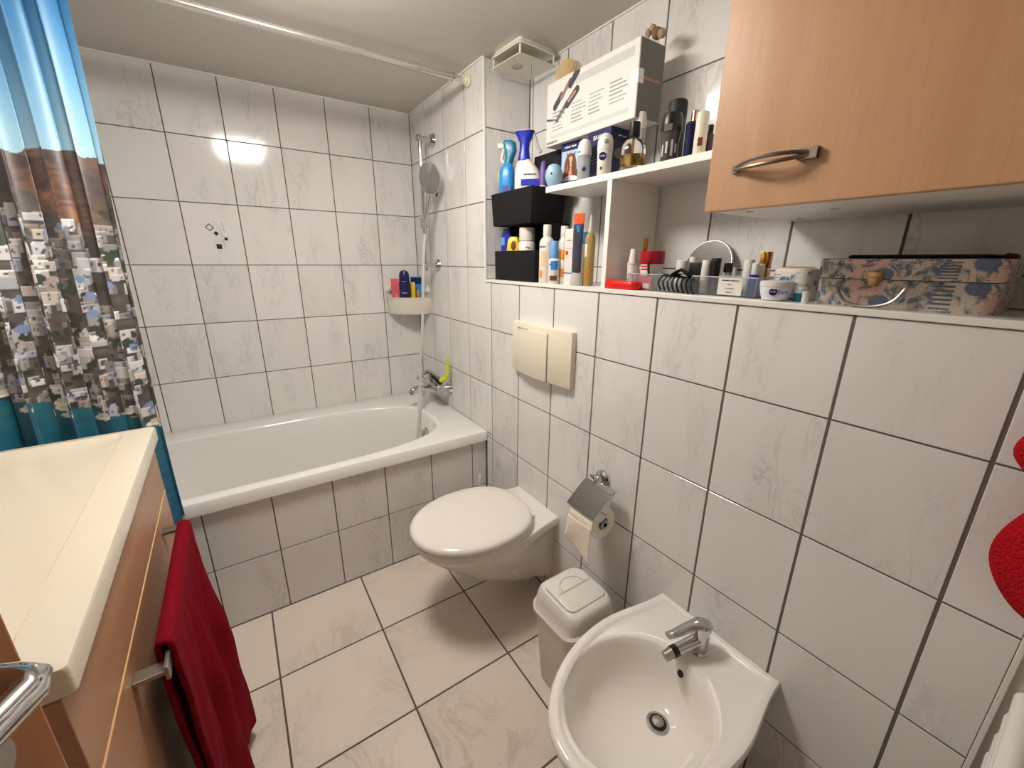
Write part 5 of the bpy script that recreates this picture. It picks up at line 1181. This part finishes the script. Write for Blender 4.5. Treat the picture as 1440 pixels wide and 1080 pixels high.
def patterned(name, t, w, d, r, h, res, bg, paint, m, z0=0.0, nper=6):
    """rounded-rectangle wall carrying a painted print, local -Y = front"""
    rp = rrect(w, d, r, nper); rp = rp[::1]; pts = np.array([(x, y) for x, y, _ in rp]); pts = np.vstack([pts, pts[:1]])
    seg = np.hypot(*np.diff(pts, axis=0).T); L = np.concatenate([[0], np.cumsum(seg)]); c = Canvas(L[-1], h, res, bg); paint(c)
    s = c.X[0]; px = np.interp(s, L, pts[:, 0]); py = np.interp(s, L, pts[:, 1])
    P = np.stack([np.tile(px, (c.ny, 1)), np.tile(py, (c.ny, 1)), c.Y+z0], -1)
    return painted(name, P, c.im, m, t)
def leafy(c, n, cols, size, seed, fan=True):
    r_ = np.random.default_rng(seed)
    for _ in range(n):
        x, y = r_.uniform(0, c.w), r_.uniform(0, c.h); col = cols[int(r_.integers(len(cols)))]; a0 = r_.uniform(0, 6.28); nl = int(r_.integers(6, 11))
        for k in range(nl):
            a = a0+k*(2.4/nl) if fan else a0+(-1)**k*.6; L = size*r_.uniform(.6, 1.1)
            ox, oy = (0, 0) if fan else (math.cos(a0)*size*k/nl, math.sin(a0)*size*k/nl)
            c.line(x+ox, y+oy, x+ox+math.cos(a)*L*(1 if fan else .45), y+oy+math.sin(a)*L*(1 if fan else .45), size*.10, col, taper=True)
t = thing('wash_bag', 'small white wash bag with blue leaf print behind the cream jar', 'bag', (.105, (yA+yB)/2, ZL), RZ)
def p1(c):
    for k in range(5): c.line(c.w*.55+.004*k, c.h*(.9-.12*k), c.w*.62+.01*k, c.h*(.86-.12*k), .0012, (90, 84, 70))
    leafy(c, 16, [(46, 66, 130), (60, 110, 170), (90, 130, 160)], .02, 4); leafy(c, 6, [(70, 130, 150)], .012, 9)
patterned('bag_wall', t, w, .06, .018, h*.9, .0008, (228, 222, 210), p1, attr_mat('printed_fabric', .7), .0)
MB().loft([rrect(w, .06, .018, 6, h*.9), rrect(w*.97, .055, .017, 6, h*.96), rrect(w*.8, .04, .014, 6, h)], cap0=False).build('bag_top', mat('bag_cloth', (228, 222, 210), .8), t); MB().tube([(-w*.4, 0, h+.001), (w*.4, 0, h+.001)], .0018, 6).build('zip', GOLD, t)
t, w, h = at('cream_jar', 'low teal jar half hidden behind the navy logo jar', 'jar', 1117, 1137, 404, 0.045, ZL)
lathe(t, 'jar_body', [(w*.36, 0), (w*.40, .002), (w*.42, h*.6)], TEAL); lathe(t, 'lid', [(w*.43, h*.61), (w*.43, h*.95), (w*.39, h)], mat('pale_blue_white', (226, 232, 240)), seg=28)
t, w, h = at('cotton_pot', 'tiny white pot against the end of the suitcase box', 'pot', 1129, 1140, 410, 0.016, ZL)
lathe(t, 'pot_body', [(w*.38, 0), (w*.42, .002), (w*.42, h*.6)], WPLAST); lathe(t, 'lid', [(w*.44, h*.61), (w*.44, h*.95), (w*.38, h)], WPLAST)

# suitcase box
t = thing('suitcase_box', 'cardboard suitcase box with blue palm leaf print on the ledge', 'suitcase box', (.110, -2.062, ZL), RZ)
SW, SD, SH1, SH2 = .240, .160, .048, .081
COLS = [(84, 100, 138), (112, 124, 140), (122, 128, 118), (96, 120, 146), (136, 138, 122)]
def p2(c):
    for cx, cy, rx_, ry_ in ((.1, .3, .03, .02), (.33, .5, .03, .022), (.5, .35, .028, .02), (.62, .6, .03, .02), (.85, .4, .03, .02)): c.ell(c.w*cx, c.h*cy, rx_, ry_, (224, 188, 174))
    rs = np.random.default_rng(5)
    for _ in range(6): c.ell(rs.uniform(0, c.w), rs.uniform(0, c.h), .014, .011, (104, 122, 152))
    for k in range(3):
        x0 = c.w*(.2+.27*k)
        for j in range(6): c.rect(x0, x0+.024, c.h*(.1+.14*j), c.h*(.1+.14*j)+.003, (78, 104, 122))
    leafy(c, 90, COLS, .016, 3); leafy(c, 70, COLS, .018, 8, False)
PC = attr_mat('printed_card_matte', .6)
patterned('case_body', t, SW-.006, SD-.006, .022, SH1, .0011, (214, 200, 186), p2, PC, .0)
patterned('case_lid', t, SW, SD, .024, SH2-SH1, .0011, (214, 200, 186), p2, PC, SH1)
MB().loft([rrect(SW, SD, .024, 6, SH2), rrect(SW*.99, SD*.99, .023, 6, SH2+.0012)]).build('lid_top', mat('slate_card', (92, 100, 118), .6), t)
MB().loft([rrect(SW-.008, SD-.008, .02, 6, 0.0), rrect(SW-.008, SD-.008, .02, 6, .0012)]).build('case_floor', DARKM, t)
MB().loft([rrect(SW-.003, SD-.003, .022, 6, SH1-.0012), rrect(SW-.003, SD-.003, .022, 6, SH1+.0006)]).build('seam_band', DARKM, t)
yA, yB = hit(1183, 400, 0, .028)[1]+2.062, hit(1275, 400, 0, .028)[1]+2.062
hx0, hx1 = -yA, -yB
hp_ = crom([(hx0, -SD/2-.002, SH1*.90), (hx0-.003, -SD/2-.010, SH1*.72), (hx0+.014, -SD/2-.014, SH1*.20), ((hx0+hx1)/2, -SD/2-.015, SH1*.05), (hx1-.012, -SD/2-.014, SH1*.24), (hx1+.002, -SD/2-.010, SH1*.74), (hx1, -SD/2-.002, SH1*.92)], 5)
ho = MB().tube(hp_, .0026, 8, flat=1.3).build('carry_handle', STEEL, t)
for xx in (hx0, hx1): MB().lathe([(.004, 0), (.003, .003)], 12, M=Matrix.Translation((xx, -SD/2+.003, SH1*.90)) @ Matrix.Rotation(PI/2, 4, 'X')).build('rivet', STEEL, ho)
lx = -(hit(1230, 390, 0, .028)[1]+2.062)
lt = MB().box(lx-.011, lx+.011, -SD/2-.0022, -SD/2+.001, SH1-.004, SH1+.012).build('latch_plate', mat('antique_gold', (176, 150, 104), .35, metal=1.0), t, bevel=.0008)
MB().box(lx-.007, lx+.007, -SD/2-.004, -SD/2+.0, SH1-.012, SH1+.004).build('latch_tongue', MATS['antique_gold'], lt, bevel=.0008)
# flat black folder on the suitcase
t = thing('flat_pouch', 'flat black pouch lying on the suitcase box lid', 'pouch', (.112, -2.070, ZL+SH2+.0014), RZ)
MB().loft([rrect(.178, .12, .01, 4, 0), rrect(.182, .124, .012, 4, .003), rrect(.176, .118, .01, 4, .006)]).build('pouch_body', mat('black_cloth', (18, 18, 20), .8), t); MB().tube([(.080, -.062, .003), (.080, .05, .003)], .002, 6).build('zip', DARKM, t)
t = thing('red_pouch', 'dark red flat pouch at the right end of the suitcase lid', 'pouch', (.112, -2.1705, ZL+SH2+.0014), RZ)
MB().loft([rrect(.008, .08, .003, 4, 0), rrect(.0095, .084, .004, 4, .003), rrect(.007, .08, .003, 4, .0066)]).build('pouch_body', mat('wine_cloth', (92, 20, 26), .8), t); MB().tube([(.0, -.042, .0068), (.0, .04, .0068)], .0012, 6).build('zip', DARKM, t)
